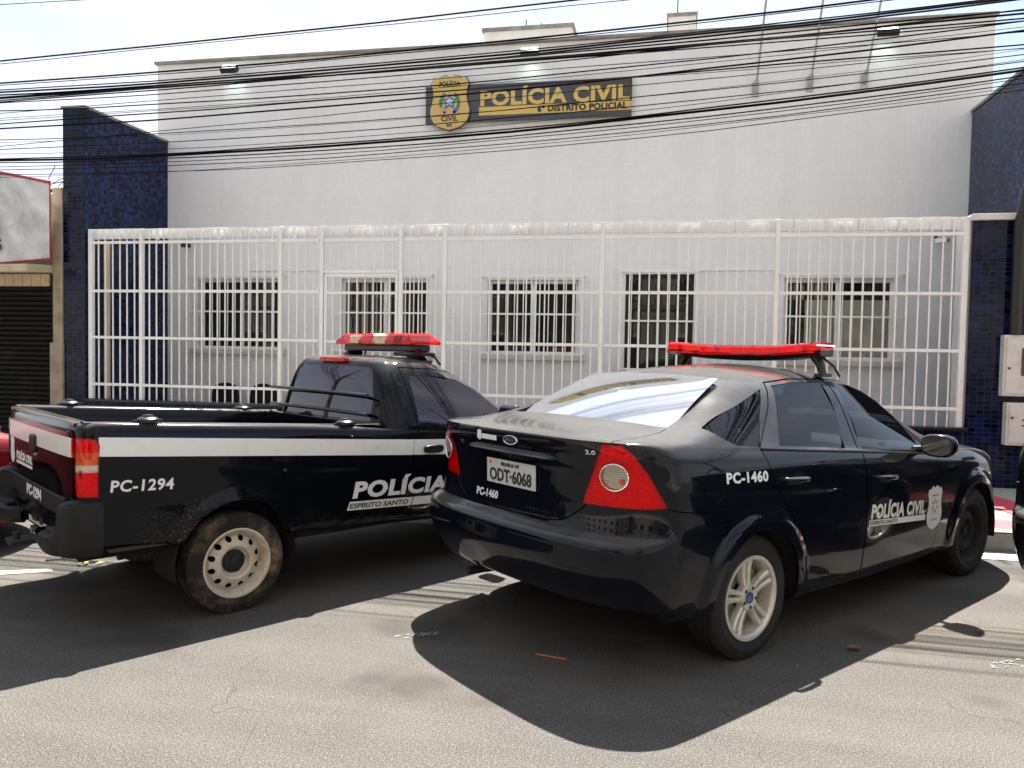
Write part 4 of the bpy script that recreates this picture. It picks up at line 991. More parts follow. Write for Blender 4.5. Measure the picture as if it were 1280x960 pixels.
def build_sedan():
    root = empty('sedan_car', (SED_POSE[0], SED_POSE[1], 0), SED_POSE[2])
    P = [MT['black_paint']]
    G = flare(relax(loft_grid(sedan_levels(), 4, [6, 6, 5, 5, 6, 12, 18, 24, 9, 9, 10, 24, 16, 6, 6, 6]), 42), [(0, .315), (2.64, .315)], .021, .385)
    bm = grid_bm(G); bvh = BVHTree.FromBMesh(bm)
    side = lambda f: f.normal.y < -.25 and f.calc_center_median().y < -.45
    rear = lambda f: f.normal.x < -.35 and f.calc_center_median().x < -.55 and f.calc_center_median().z < 1.145
    diag = lambda f: f.calc_center_median().x < -.55 and f.calc_center_median().y < -.4 and f.normal.z < .75
    plan = lambda f: f.normal.z > .25 and f.calc_center_median().z > .9
    for (cx, cz) in ((0, .322), (2.64, .322)):
        fs = cut(bm, circle(cx, cz, .352, 40), AX_SIDE, lambda f: f.calc_center_median().y < -.55 and f.calc_center_median().z < .8)
        bmesh.ops.delete(bm, geom=fs, context='FACES')
        fs = [f for f in bm.faces if f.calc_center_median().z < .30 and abs(f.calc_center_median().x-cx) < .33]
        bmesh.ops.delete(bm, geom=fs, context='FACES')
    # dark inner structure that the shut lines look into
    cv, cf, cm = take(bm, [f for f in bm.faces if f.calc_center_median().z < (1.02 if -.15 < f.calc_center_median().x < 2.2 else 1.16) and not (f.normal.z > .5 and -.25 < f.calc_center_median().x < 2.2)], remove=False)
    panel('inner_shell', (cv, cf, cm), MT['under_black'], root, full=True, rim=0, push=-.026)
    # lamps
    lamp = [(-.158, 1.128), (-.12, 1.132), (-.07, 1.122), (-.01, 1.075), (.06, .985), (.147, .838), (.05, .832), (-.10, .828), (-.250, .826), (-.205, .97)]
    fs = cut(bm, lamp, AX_DIAG, diag)
    lp = take(bm, fs)
    lb = bmesh.new(); vv = [lb.verts.new(q) for q in lp[0]]
    for q in lp[1]:
        try: lb.faces.new([vv[i] for i in q])
        except ValueError: pass
    lb.normal_update()
    ov = cut(lb, circle(-.098, .968, .062, 28, .060), AX_DIAG, lambda f: True); ovp = take(lb, ov); lpp = take(lb, list(lb.faces), remove=False); lb.free()
    # bumper line, boot lid, fuel flap, doors
    lid = [(0, .716), (.30, .718), (.40, .735), (.47, .775), (.535, .826), (.60, .97), (.672, 1.128), (.672, 1.20), (0, 1.20)]
    seam(bm, [(0, .714), (.30, .716), (.40, .733), (.47, .773), (.53, .823)], AX_REAR, rear, .007)
    seam(bm, [(.150, .834), (.33, .800), (.62, .782)], AX_DIAG, lambda f: f.calc_center_median().x < -.3 and f.calc_center_median().y < -.6, .006)
    seam(bm, [(-.90, .672), (-.70, .655), (-.45, .635), (-.395, .615)], AX_PLAN, plan, .006)
    # split boot lid
    lidf = cut(bm, lid, AX_REAR, rear)
    deck = cut(bm, [(-1.0, -.01), (-1.0, .668), (-.90, .668), (-.70, .652), (-.45, .632), (-.402, .612), (-.396, .54), (-.406, .33), (-.408, -.01)], AX_PLAN, lambda f: f.normal.z > .35 and f.calc_center_median().z > 1.06 and f.calc_center_median().x < -.3)
    lidp = take(bm, list(set(lidf) | set(deck)))
    o = panel('boot_lid', lidp, P, root, full=True); lid_o = o
    # bumper
    bump = [f for f in bm.faces if f.calc_center_median().x < -.20 and f.calc_center_median().z < .80-.02*(f.calc_center_median().x+.6)]
    def below(f):
        c = f.calc_center_median(); u = (c.x-c.y)*_q
        if c.x > -.2: return False
        zl = np.interp(u, (-.7, -.40, -.30, -.25, .15, .33, .62), (.714, .716, .74, .826, .834, .800, .782)); return c.z < zl
    bump = [f for f in bm.faces if below(f)]
    panel('rear_bumper', take(bm, bump), P, root, full=True)
    # fuel flap
    seam(bm, circle(-.371, .922, .080, 24), AX_SIDE, side, .005, closed=True)
    fuel = take(bm, cut(bm, circle(-.371, .922, .080, 24), AX_SIDE, side))
    panel('fuel_flap', fuel, P, root)
    # glass, then doors
    WR = [(.24, 1.068), (.57, 1.045), (.90, 1.016), (.975, 1.2), (1.033, 1.383), (.75, 1.386), (.515, 1.370), (.37, 1.22)]
    WF = [(1.088, .998), (1.50, .962), (1.89, .930), (1.905, .95), (1.82, 1.10), (1.70, 1.255), (1.56, 1.325), (1.40, 1.362), (1.175, 1.380)]
    WQ = [(-.262, 1.174), (-.20, 1.128), (-.125, 1.090), (.06, 1.072), (.205, 1.21), (.395, 1.352), (.29, 1.325), (.10, 1.272), (-.10, 1.222)]
    gw = {}
    for k, poly in (('r', WR), ('f', WF), ('q', WQ)): gw[k] = quad_smooth(take(bm, cut(bm, poly, AX_SIDE, lambda f: f.normal.y < -.25 and f.calc_center_median().y < -.40)))
    sidew = lambda f: f.normal.y < -.18 and f.calc_center_median().y < -.40
    DR = [(.052, 1.066), (.10, .92), (.20, .78), (.34, .64), (.43, .50), (.445, .295), (1.04, .285), (1.042, 1.0), (1.075, 1.2), (1.108, 1.402), (.75, 1.404), (.49, 1.386), (.33, 1.255)]
    DF = [(1.046, .285), (1.048, 1.0), (1.081, 1.2), (1.114, 1.402), (1.41, 1.382), (1.60, 1.338), (1.75, 1.255), (1.97, .985), (2.02, .90), (2.055, .60), (2.0, .295)]
    doors = {}
    for k, poly in (('r', DR), ('f', DF)):
        seam(bm, poly, AX_SIDE, sidew, .0065, closed=True)
        doors[k] = take(bm, cut(bm, poly, AX_SIDE, sidew))
    # rear glass and windscreen
    RG = [(-.400, -.01), (-.398, .33), (-.388, .54), (-.366, .602), (.180, .478), (.205, .40), (.212, .25), (.214, -.01)]
    rg = take(bm, cut(bm, RG, AX_PLAN, lambda f: f.normal.z > .3 and f.calc_center_median().x < .4 and f.calc_center_median().z > 1.12))
    ws = take(bm, cut(bm, [(2.40, -.01), (2.36, .3), (2.26, .55), (2.12, .68), (1.54, .48), (1.60, .27), (1.62, -.01)], AX_PLAN, lambda f: f.normal.z > .2 and f.calc_center_median().x > 1.4 and f.calc_center_median().z > .98))
    # bonnet seam
    seam(bm, [(2.10, .74), (2.5, .72), (3.0, .60), (3.2, .45), (3.25, -.01)], AX_PLAN, lambda f: f.normal.z > .3 and f.calc_center_median().x > 2, .006)
    panel('body', take(bm, list(bm.faces)), P, root, full=True); bm.free()
    gv = []; gf = []; NU, NV = 25, 13          # one clean curved pane
    for j in range(NV):
        t_ = j/(NV-1)
        for i in range(NU):
            w_ = -1+2*i/(NU-1); hw_ = .606+(.482-.606)*t_
            xb, zb = -.402+.026*w_*w_, 1.150-.011*w_*w_; xt, zt = .216-.030*w_*w_*.9, 1.423-.013*w_*w_
            bul = (.010+.022*(1-w_*w_))*4*t_*(1-t_)
            gv.append((xb+(xt-xb)*t_-.45*bul, hw_*w_, zb+(zt-zb)*t_+.9*bul-.002))
    gf = [(j*NU+i, j*NU+i+1, (j+1)*NU+i+1, (j+1)*NU+i) for j in range(NV-1) for i in range(NU-1)]
    MB().add(gv, gf).build('rear_window', MT['rear_glass'], root, 70, fix=False)
    panel('windscreen', ws, MT['car_glass'], root, full=True, rim=.004, push=-.002)
    for s in (1, -1):
        lo = panel('tail_light', lpp, MT['lens_red'], root, side=s, rim=0); panel('reflector', merge(lpp, ovp), MT['lamp_inner'], lo, side=s, rim=0, push=-.015)
        panel('reversing_lens', ovp, MT['lens_clear'], lo, side=s, rim=0, push=.003); panel('lens_bowl', ovp, MT['lamp_reflector'], lo, side=s, rim=0, push=-.010)
        bq = bvh.ray_cast(Vector((-.065*_q, .065*_q, .950))+Vector((-_q, -_q, 0))*3, Vector((_q, _q, 0)))[0]; MB().tube([(bq.x+.008, (bq.y+.008)*s, bq.z), (bq.x-.001, (bq.y-.001)*s, bq.z)], .014, 10).build('indicator_bulb', MT['lamp_orange'], lo, 40)
        rg_ = MB(); n = 28; ring = []
        for q in circle(-.098, .968, .064, n, .062):
            # find point on lamp surface
            h = bvh.ray_cast(Vector((q[0]*_q, -q[0]*_q, q[1]))+Vector((-_q, -_q, 0))*3, Vector((_q, _q, 0))); ring.append(h[0]+Vector((-_q, -_q, 0))*.004)
        for v in ring: v.y *= s
        rg_.tube(ring+[ring[0]], .0035, 6, caps=False); rg_.build('lens_ring', MT['chrome'], lo, 40)
        panel('quarter_window', gw['q'], MT['car_glass'], root, side=s, rim=.004, push=-.003)
        for k, hx, hz in (('r', .30, .895), ('f', 1.27, .825)):
            d = panel('door', doors[k], P, root, side=s)
            panel('window', gw[k], MT['car_glass'], d, side=s, rim=.004, push=-.003)
            hy = bvh.ray_cast(Vector((hx, -3, hz)), Vector((0, 1, 0)))[0].y
            pts = [(hx-.10, hy+.004, hz+.006), (hx-.085, hy-.028, hz+.006), (hx-.03, hy-.036, hz+.004), (hx+.05, hy-.034, hz), (hx+.09, hy-.022, hz-.004), (hx+.105, hy+.004, hz-.006)]
            h = MB().tube([(a, b*s, c) for a, b, c in pts], [.012, .015, .016, .016, .015, .012], 10).build('handle', P, d, 50)
            cup = MB().add([(hx+.075*math.cos(t), (hy-.0025)*s, hz-.008+.030*math.sin(t)) for t in np.linspace(0, 6.283, 20, endpoint=False)], [tuple(range(20))]).build('handle_cup', MT['under_black'], d)
        # window rubber along the belt
        pts = []
        for x in np.linspace(.06, 1.90, 16):
            z = np.interp(x, (.06, 1.90), (1.068, .928))-.004; h = bvh.ray_cast(Vector((x, -3, z)), Vector((0, 1, 0)))[0]; pts.append((x, (h.y-.002)*s, z))
        MB().tube(pts, .008, 6).build('belt_trim', MT['trim_black'], root, 60)
        pb = MB()
        # mirror
        m = MB(); mc = (1.77, -1.0, .995)
        G2 = []
        for (px, sc) in ((-.05, .0), (-.05, .86), (-.035, 1.0), (.03, .96), (.085, .72), (.11, .35), (.115, 0)):
            G2.append([(mc[0]+px, mc[1]+.102*sc*math.copysign(abs(math.cos(t))**.7, math.cos(t)), mc[2]+.072*sc*math.copysign(abs(math.sin(t))**.7, math.sin(t))) for t in np.linspace(0, 2*math.pi, 20, endpoint=False)])
        vv = [(a, b*s, c) for row in G2 for a, b, c in row]; ff = [(i*20+k, i*20+(k+1) % 20, (i+1)*20+(k+1) % 20, (i+1)*20+k) for i in range(6) for k in range(20)]
        mo = m.add(vv, ff).build('mirror', P, root, 60)
        MB().add([(mc[0]-.053, (mc[1]+.087*math.copysign(abs(math.cos(t))**.7, math.cos(t)))*s, mc[2]+.058*math.copysign(abs(math.sin(t))**.7, math.sin(t))) for t in np.linspace(0, 2*math.pi, 24, endpoint=False)], [tuple(range(24))]).build('mirror_glass', MT['chrome'], mo)
        MB().tube([(1.80, -.83*s, .955), (1.79, -.93*s, .965)], .022, 8).build('mirror_arm', MT['trim_black'], mo)
    # plate, trim bar, badge, stickers on the boot lid
    hit = lambda y, z: bvh.ray_cast(Vector((-3, -abs(y), z)), Vector((1, 0, 0)))[0].x
    plate(root, hit(.2, .905)-.012, -.01, .905, 0, 'ODT·6068', 'BRASILIA DF', tilt=-.03)
    bar = MB(); N = 14; v = []; f = []
    for i in range(N+1):
        y = -.365+.73*i/N; e = min(1, (min(i, N-i)+.25)/1.5); x = hit(y, 1.022)
        for (dx, dz) in ((.010, .026*e), (-.022*e, .012*e), (-.044*e, -.002*e), (-.042*e, -.012*e), (.012, -.018*e)): v.append((x+dx, y, 1.022+dz))
    for i in range(N):
        for j in range(4): f.append((i*5+j, i*5+j+1, (i+1)*5+j+1, (i+1)*5+j))
    MB().add(v, f).build('trim_bar', P, root, 60)
    # number-plate recess: a sunken tray framed into the lid
    tr = MB(); xr = hit(.1, .9); rim_ = [(.335, .985), (.325, .86), (.27, .80), (-.27, .80), (-.325, .86), (-.335, .985)]
    def badge(y, z, w, h, x):
        t = empty('badge', (x, y, z), 0, root)
        MB().lathe([(1, -.2), (1.0, -.9), (.93, -1.0), (.84, -.9), (.84, -.2)], 32, 'X').build('ring', MT['chrome'], t, 40)
        MB().lathe([(.86, -.2), (.86, -.75), (.0005, -.8)], 32, 'X').build('field', MT['ink'], t, 60)
        me = text_fit('Ford', 1.25, .62, bold=.01, extrude=.05, shear=.3)
        for v in me.vertices: v.co = (-.95-v.co.z, .62-v.co.x, -.30+v.co.y)
        link_mesh('lettering', me, MT['chrome'], t); t.scale = (.008, w/2, h/2); return t
    badge(-.03, 1.082, .115, .048, hit(.03, 1.082)+.001)
    def rear_text(body, y0, z0, wd, h, m='letter_white', bold=.05, **kw):
        return link_mesh('lettering', decal_rear(text_fit(body, wd, h, bold=bold, extrude=.0006, **kw), bvh, y0, z0), MT[m], root)
    rear_text('PC-1460', .295, .757, .195, .040, bold=.04, spacing=1.1)
    rear_text('FOCUS', .425, 1.062, .085, .016, 'chrome', .02); rear_text('2.0', -.545, 1.066, .055, .020, 'chrome', .02)
    link_mesh('sticker', decal_rear(rect_mesh(.135, .026, 6), bvh, .225, 1.068), MT['letter_white'], root)
    sh = poly_mesh(shield_poly(0, 0, .042, .055)); link_mesh('sticker', decal_rear(sh, bvh, .245, 1.058, .003), MT['letter_white'], root)
    # flank lettering
    def side_text(body, x0, z0, wd, h, slope, m='letter_white', s=1, bold=.042, off=.002, **kw):
        return link_mesh('lettering', decal_side(subdiv_long(text_fit(body, wd, h, bold=bold, **kw), .06), bvh, x0, z0, s, off, slope), MT[m], root)
    for s in (1, -1):
        x0 = (lambda a, wd: a) if s > 0 else (lambda a, wd: a+wd)
        side_text('PC-1460', x0(-.285, .34), .926, .34, .050, -.045, s=s, spacing=1.1)
        side_text('POLÍCIA CIVIL', x0(1.09, .71), .598, .71, .082, -.065, s=s, shear=.15, bold=.045, spacing=1.08)
        link_mesh('lettering_band', decal_side(rect_mesh(.735, .036, 12), bvh, x0(1.075, .735), .552, s, .002, -.065), MT['letter_white'], root)
        side_text('ESPÍRITO SANTO', x0(1.085, .34), .559, .34, .023, -.065, 'ink', s, .02, .0035)
        shp = subdiv_long(poly_mesh(shield_poly(0, 0, .225, .29)), .05); link_mesh('shield_decal', decal_side(shp, bvh, 1.945, .422, s, .0022), MT['letter_white'], root)
        det = [poly_mesh(shield_poly(0, .07, .12, .14))]
        link_mesh('shield_crest', decal_side(subdiv_long(poly_mesh(star(0, .155, .062, .03, 7)), .04), bvh, 1.945, .422, s, .003), MT['letter_grey'], root)
        link_mesh('shield_crest', decal_side(subdiv_long(poly_mesh(star(0, .155, .040, .018, 6)), .04), bvh, 1.945, .422, s, .0038), MT['letter_white'], root)
        link_mesh('shield_crest', decal_side(rect_mesh(.10, .012, 4), bvh, 1.945-.05*s, .645, s, .003), MT['letter_grey'], root)
        link_mesh('shield_crest', decal_side(rect_mesh(.09, .010, 4), bvh, 1.945-.045*s, .485, s, .003), MT['letter_grey'], root)
    # wheels and arches
    for s in (1, -1):
        alloy_wheel('wheel', (0, -.775*s, .312), .316, .20, .206, root, s)
        if s > 0: steel_wheel('wheel', (2.64, -.775*s, .312), .316, .20, .206, root, 'rubber', 'tyre', s)
        else: alloy_wheel('wheel', (2.64, -.775*s, .312), .316, .20, .206, root, s)
        for cx in (0, 2.64): half_liner(cx, .325, .372, -.885*s, -.52*s, root)
    MB().box(-.66, 3.2, -.52, .52, .30, .34).box(.40, 2.22, -.80, .80, .240, .30).box(-.80, .1, -.70, .70, .66, .68).box(-.80, -.42, -.74, .74, .41, .44).build('floor_pan', MT['under_black'], root)
    MB().tube([(-.86, .40, .30), (-.5, .40, .28)], .022, 10).build('exhaust', MT['rubber'], root)
    # seats
    for (x, y) in ((1.02, -.36), (1.02, .36)):
        MB().box(x, x+.5, y-.24, y+.24, .45, .62).build('seat', MT['seat_grey'], root, bevel=.04)
        MB().box(x-.10, x+.04, y-.23, y+.23, .60, 1.12, rot=Matrix.Rotation(R(-14), 3, 'Y')).build('seat_back', MT['seat_grey'], root, bevel=.05)
        MB().box(x-.20, x-.11, y-.12, y+.12, 1.14, 1.30, rot=Matrix.Rotation(R(-10), 3, 'Y')).build('headrest', MT['seat_grey'], root, bevel=.03)
    MB().box(.15, .6, -.62, .62, .45, .62).build('seat', MT['seat_grey'], root, bevel=.04)
    MB().box(.02, .16, -.62, .62, .60, 1.10, rot=Matrix.Rotation(R(-16), 3, 'Y')).build('seat_back', MT['seat_grey'], root, bevel=.05)
    MB().box(-.46, .04, -.70, .70, 1.07, 1.10).build('parcel_shelf', MT['seat_grey'], root)
    MB().box(1.75, 2.3, -.70, .70, .70, .96).build('dashboard', MT['seat_grey'], root, bevel=.06)
    # light bar: black tray with one red lens, swept back at both ends
    lbm = MB(); N = 24; v = []; f = []; v2 = []
    for i in range(N+1):
        y = -.60+1.20*i/N; a = abs(y)/.60; xo = 1.20-.10*a**2.2; zo = .022*max(0, a-.45)/.55; e = 1 if 0 < i < N else .55
        for (dx, dz) in ((-.11*e, -.020*(1-a*.9)), (-.145*e, .018), (-.12*e, .028), (.12*e, .028), (.145*e, .018), (.11*e, -.020*(1-a*.9))): v.append((xo+dx, y, 1.525+zo+dz))
        for (dx, dz) in ((-.142*e, .029), (-.136*e, .062*e+.01), (-.105*e, .083*e), (.105*e, .083*e), (.136*e, .062*e+.01), (.142*e, .029)): v2.append((xo+dx, y, 1.525+zo+dz))
    q = [(i*6+j, i*6+(j+1) % 6, (i+1)*6+(j+1) % 6, (i+1)*6+j) for i in range(N) for j in range(6)]+[tuple(range(6)), tuple(N*6+k for k in range(5, -1, -1))]
    t = empty('light_bar', (0, 0, 0), 0, root)
    MB().add(v, q).build('tray', MT['trim_black'], t, 35); MB().add(v2, q).build('lens', MT['lens_crimson'], t, 35)
    for i in range(10):
        y = -.53+1.06*i/9; a = abs(y)/.60; xo = 1.20-.10*a**2.2; zo = .022*max(0, a-.45)/.55
        MB().box(xo-.105, xo+.105, y-.055, y+.055, 1.556+zo, 1.594+zo).build('reflector', MT['bar_inner'], t, bevel=.006)
    for s in (-1, 1):
        MB().tube([(1.14, s*.50, 1.545), (1.14, s*.53, 1.50), (1.13, s*.565, 1.425)], [.035, .028, .022], 10).box(1.09, 1.19, s*.555-.03, s*.555+.03, 1.415, 1.435).build('mounting_foot', MT['trim_black'], t, 50)
        MB().tube([(1.18, s*.52, 1.54), (1.24, s*.57, 1.48), (1.26, s*.60, 1.415)], .008, 6).build('strap', MT['trim_black'], t)
    tag(root, 'black four-door police sedan with a solid red light bar', 'car')
    return root
SEDAN = build_sedan()
# ================================================================== pickup truck (x forward from the rear axle)
PIK_POSE = (-2.225, -4.875, .955)
def pickup_levels():
    def low(xr, zr, w, zs, xf, zf, wc=None):
        za, zm, zd, zc = zs
        def zside(x): return float(np.interp(x, (-.74, .8, 1.25, 2.83), (za, zm, zd, zc)))
        def ww(x): return float(np.interp(x, (.9, 1.15), (w, wc or w)))
        st = [(xr, 0, zr), (xr+.002, .35, zr), (xr+.008, .60, zr), (xr+.020, min(.715, w-.065), zr), (xr+.055, w-.018, zr), (-.74, w-.002, zside(-.74))]
        for x, k in ((-.35, 1), (0, 1), (.5, 1), (1.2, 1), (1.7, .998), (2.2, .99), (2.83, .975)): st.append((x, ww(x)*k, zside(x)))
        st += [(3.15, ww(3)*.94, .6*zc+.4*zf), (3.42, ww(3)-.19, .2*zc+.8*zf), (xf-.05, .40, zf), (xf, 0, zf)]
        return st
    return [low(-.78, .47, .70, (.47, .38, .36, .28), 3.48, .24), low(-.835, .475, .770, (.475, .385, .365, .30), 3.56, .27), low(-.845, .56, .795, (.56, .48, .46, .40), 3.60, .38),
            low(-.852, .69, .806, (.69, .62, .59, .53), 3.62, .50), low(-.856, .82, .808, (.83, .75, .70, .64), 3.62, .58), low(-.857, .94, .805, (.955, .865, .80, .73), 3.60, .65),
            low(-.856, 1.04, .799, (1.055, .955, .885, .80), 3.54, .70), low(-.850, 1.095, .790, (1.105, 1.010, .945, .85), 3.44, .74, .789), low(-.835, 1.125, .772, (1.130, 1.036, .975, .88), 3.30, .78, .782), low(-.815, 1.134, .750, (1.136, 1.044, .988, .895), 3.2, .80, .778)]
def cab_levels():
    def row(pts): return pts
    def lv(z, w, xr, xf, zr=None, zf=None, wr=None):
        zr = zr or z; zf = zf or z
        xs = np.linspace(0, 1, 9); st = [(xr, 0, zr), (xr+.002, .30*w/.78, zr), (xr+.008, .56*w/.78, zr), (xr+.03, .685*w/.78, zr), (xr+.07, .745*w/.78, zr*.7+z*.3), (xr+.13, w*.985, z)]
        x5 = xr+.13; x12 = xf-.33*min(1, (xf-xr)/.9)
        for u in (.10, .25, .42, .60, .78, .92): st.append((x5+(x12-x5)*u, w*(1-.02*u*u), z))
        st += [(x12, w*.955, z), (x12+(xf-x12)*.35, w*.86, z*.5+zf*.5), (x12+(xf-x12)*.65, w*.66, zf), (x12+(xf-x12)*.92, w*.36, zf), (xf, 0, zf)]
        return st
    L_ = [lv(.984, .779, .985, 2.56), lv(1.02, .772, .990, 2.50), lv(1.13, .738, 1.005, 2.33), lv(1.25, .694, 1.025, 2.14), lv(1.345, .650, 1.045, 1.98), lv(1.405, .612, 1.065, 1.86), lv(1.447, .565, 1.09, 1.76, 1.452, 1.44), lv(1.470, .490, 1.14, 1.66, 1.475, 1.462), lv(1.482, .34, 1.22, 1.56, 1.487, 1.478)]
    L_.append([(x, 0, 1.490) for x in np.linspace(1.28, 1.46, 17)])
    return L_
def build_pickup():
    root = empty('pickup_truck', (PIK_POSE[0], PIK_POSE[1], 0), PIK_POSE[2])
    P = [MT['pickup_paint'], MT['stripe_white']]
    G = flare(loft_grid(pickup_levels(), 4, 7), [(0, .292), (2.83, .292)], .016, .36)
    bm = grid_bm(G); bvh = BVHTree.FromBMesh(bm)
    bc = grid_bm(loft_grid(cab_levels(), 4, 6)); bvc = BVHTree.FromBMesh(bc)
    cen = lambda f: f.calc_center_median()
    side = lambda f: f.normal.y < -.25 and cen(f).y < -.40
    rear = lambda f: f.normal.x < -.35 and cen(f).x < -.6
    diag = lambda f: cen(f).x < -.6 and cen(f).y < -.55
    for (cx, cz) in ((0, .315), (2.83, .315)):
        fs = cut(bm, circle(cx, cz, .345, 40), AX_SIDE, lambda f: cen(f).y < -.45 and cen(f).z < .8); bmesh.ops.delete(bm, geom=fs, context='FACES')
        bmesh.ops.delete(bm, geom=[f for f in bm.faces if cen(f).z < .50 and abs(cen(f).x-cx) < .30], context='FACES')
    panel('inner_shell', take(bm, [f for f in bm.faces if cen(f).x > .95 or cen(f).z < .45 or cen(f).x < -.70], remove=False), MT['under_black'], root, full=True, rim=0, push=-.02)
    # white stripe painted along flank and tailgate
    for f in cut(bm, [(-.742, .964), (1.19, .826), (2.75, .735), (2.75, .845), (1.19, .930), (-.742, 1.062)], AX_SIDE, side): f.material_index = 1
    for f in cut(bm, [(-.01, .955), (.705, .955), (.705, 1.055), (-.01, 1.055)], AX_REAR, rear): f.material_index = 1
    # tail lamps, banded
    lampz = ((.757, .885, 'lamp_red'), (.885, .922, 'lamp_white'), (.922, .985, 'lamp_orange'), (.985, 1.056, 'lamp_red'))
    u0, u1 = -.097, .043; bands = []
    for (a, b, m) in lampz:
        poly = [(u0, a), (u1, a), (u1, b), (u0, b)] if b < 1.05 else [(u0, a), (u1, a), (u1, b-.035), (u1-.010, b-.012), (u1-.032, b), (u0, b)]
        bands.append((m, take(bm, cut(bm, poly, AX_DIAG, diag))))
    # tailgate
    gate = [(-.01, .742), (.696, .742), (.704, .80), (.704, 1.2), (-.01, 1.2)]
    seam(bm, [(-.01, .740), (.700, .740), (.708, .80), (.708, 1.085)], AX_REAR, rear, .008)
    gp = take(bm, cut(bm, gate, AX_REAR, lambda f: cen(f).x < -.7 and cen(f).z > .72))
    g_o = panel('tailgate', gp, P, root, full=True)
    seam(bm, circle(.335, .803, .077, 24), AX_SIDE, side, .005, closed=True)
    fl = take(bm, cut(bm, circle(.335, .803, .077, 24), AX_SIDE, side)); panel('fuel_flap', fl, P, root)
    MB().tube([(.275, bvh.ray_cast(Vector((.275, -3, .80)), Vector((0, 1, 0)))[0].y-.001, .806), (.275, bvh.ray_cast(Vector((.275, -3, .80)), Vector((0, 1, 0)))[0].y-.008, .806)], .009, 8).build('fuel_lock', MT['chrome'], root)
    # cab glass
    DG = [(1.297, .995), (1.75, .992), (2.15, .995), (2.165, 1.03), (2.05, 1.125), (1.87, 1.255), (1.72, 1.325), (1.5, 1.352), (1.283, 1.358)]
    dg = quad_smooth(take(bc, cut(bc, DG, AX_SIDE, side)))
    RGp = [(-.01, 1.045), (.600, 1.045), (.592, 1.2), (.535, 1.36), (.51, 1.395), (.47, 1.412), (-.01, 1.420)]
    rg = take(bc, cut(bc, RGp, AX_REAR, lambda f: f.normal.x < -.3 and cen(f).x < 1.25))
    ws = take(bc, cut(bc, [(2.50, -.01), (2.46, .30), (2.34, .55), (2.22, .66), (1.70, .50), (1.80, .28), (1.82, -.01)], AX_PLAN, lambda f: f.normal.z > .15 and f.normal.x > .2 and cen(f).z > .99))
    DV = [(1.238, .955), (1.222, .80), (1.212, .41), (2.22, .385), (2.30, .55), (2.32, .90), (2.255, 1.02), (2.08, 1.155), (1.89, 1.292), (1.70, 1.378), (1.50, 1.402), (1.225, 1.412), (1.255, 1.2), (1.285, .985)]
    dp = []
    for b in (bm, bc):
        seam(b, DV, AX_SIDE, side, .0065, closed=True); dp.append(take(b, cut(b, DV, AX_SIDE, side)))
    # ventilation grille behind the door
    VG = [(1.158, 1.390), (1.188, 1.398), (1.222, 1.2), (1.262, .99), (1.225, .992), (1.185, 1.06), (1.158, 1.25)]
    vg = take(bc, cut(bc, VG, AX_SIDE, side))
    seam(bm, [(2.10, .76), (2.6, .74), (3.1, .62), (3.25, .45), (3.3, -.01)], AX_PLAN, lambda f: f.normal.z > .3 and cen(f).x > 2, .006)
    panel('body', take(bm, list(bm.faces)), P, root, full=True)
    co = panel('cab', take(bc, list(bc.faces)), P, root, full=True)
    rw = panel('rear_window', rg, MT['film_glass'], root, full=True, rim=.004, push=-.003)
    panel('windscreen', ws, MT['car_glass'], root, full=True, rim=.004, push=-.003)
    for s in (1, -1):
        t = empty('tail_light', (-.80, -.76*s, .9), 0, root)
        for (m, pc) in bands:
            o = panel('lens', pc, MT[{'lamp_red': 'lens_red', 'lamp_white': 'lens_clear', 'lamp_orange': 'lens_orange'}[m]], None, side=s, rim=0, push=.006); o.parent = t; o.location = (.80, .76*s, -.9)
            o = panel('reflector', pc, MT['lamp_inner'], None, side=s, rim=0, push=-.014); o.parent = t; o.location = (.80, .76*s, -.9)
        d = panel('door', merge(*dp), P, root, side=s)
        panel('window', dg, MT['film_glass'], d, side=s, rim=.004, push=-.003)
        v = panel('vent_panel', vg, MT['pickup_paint'], root, side=s, push=.004)
        for (za, zb) in ((1.29, 1.375), (1.16, 1.275), (1.02, 1.145)):
            fr = lambda z: 1.168+(1.39-z)*.085; sl = []
            for (x, z) in ((fr(zb)+.006, zb), (fr(zb)+.020, zb), (fr(za)+.028, za), (fr(za)+.008, za)):
                h = bvc.ray_cast(Vector((x, -3, z)), Vector((0, 1, 0)))[0]; sl.append((x, (h.y-.0065)*s, z))
            MB().add(sl, [(0, 1, 2, 3)]).build('slot', MT['under_black'], v)
        hy = bvh.ray_cast(Vector((1.39, -3, .855)), Vector((0, 1, 0)))[0].y
        hp = [(1.39+.082*math.copysign(abs(math.cos(t_))**.6, math.cos(t_)), .855+.028*math.copysign(abs(math.sin(t_))**.6, math.sin(t_))) for t_ in np.linspace(0, 6.283, 24, endpoint=False)]
        MB().prism(hp, (hy-.024)*s, (hy+.004)*s).build('handle', MT['trim_black'], d, bevel=.006)
        # rail knobs for the bed cover
        for kx, kz in ((-.486, 1.125), (.722, 1.052)):
            MB().lathe([(.055, -.012), (.055, .004), (.045, .012), (.030, .016), (.026, .026), (.0005, .029)], 20, 'Z', (kx, -.745*s, kz+.012)).box(kx-.075, kx+.075, -.745*s-.012, -.745*s+.012, kz-.002, kz+.012).build('tie_down_knob', MT['trim_black'], root, 40)
        # mirror
        MB().prism([(1.98, 1.0), (2.0, 1.12), (2.03, 1.15), (2.08, 1.13), (2.10, 1.02), (2.07, .98)], -.80*s, -.98*s).build('mirror', MT['trim_black'], root, bevel=.02)
    # bonnet closes the nose
    hb = MB(); nx_, ny_ = 14, 12; v = []; f = []
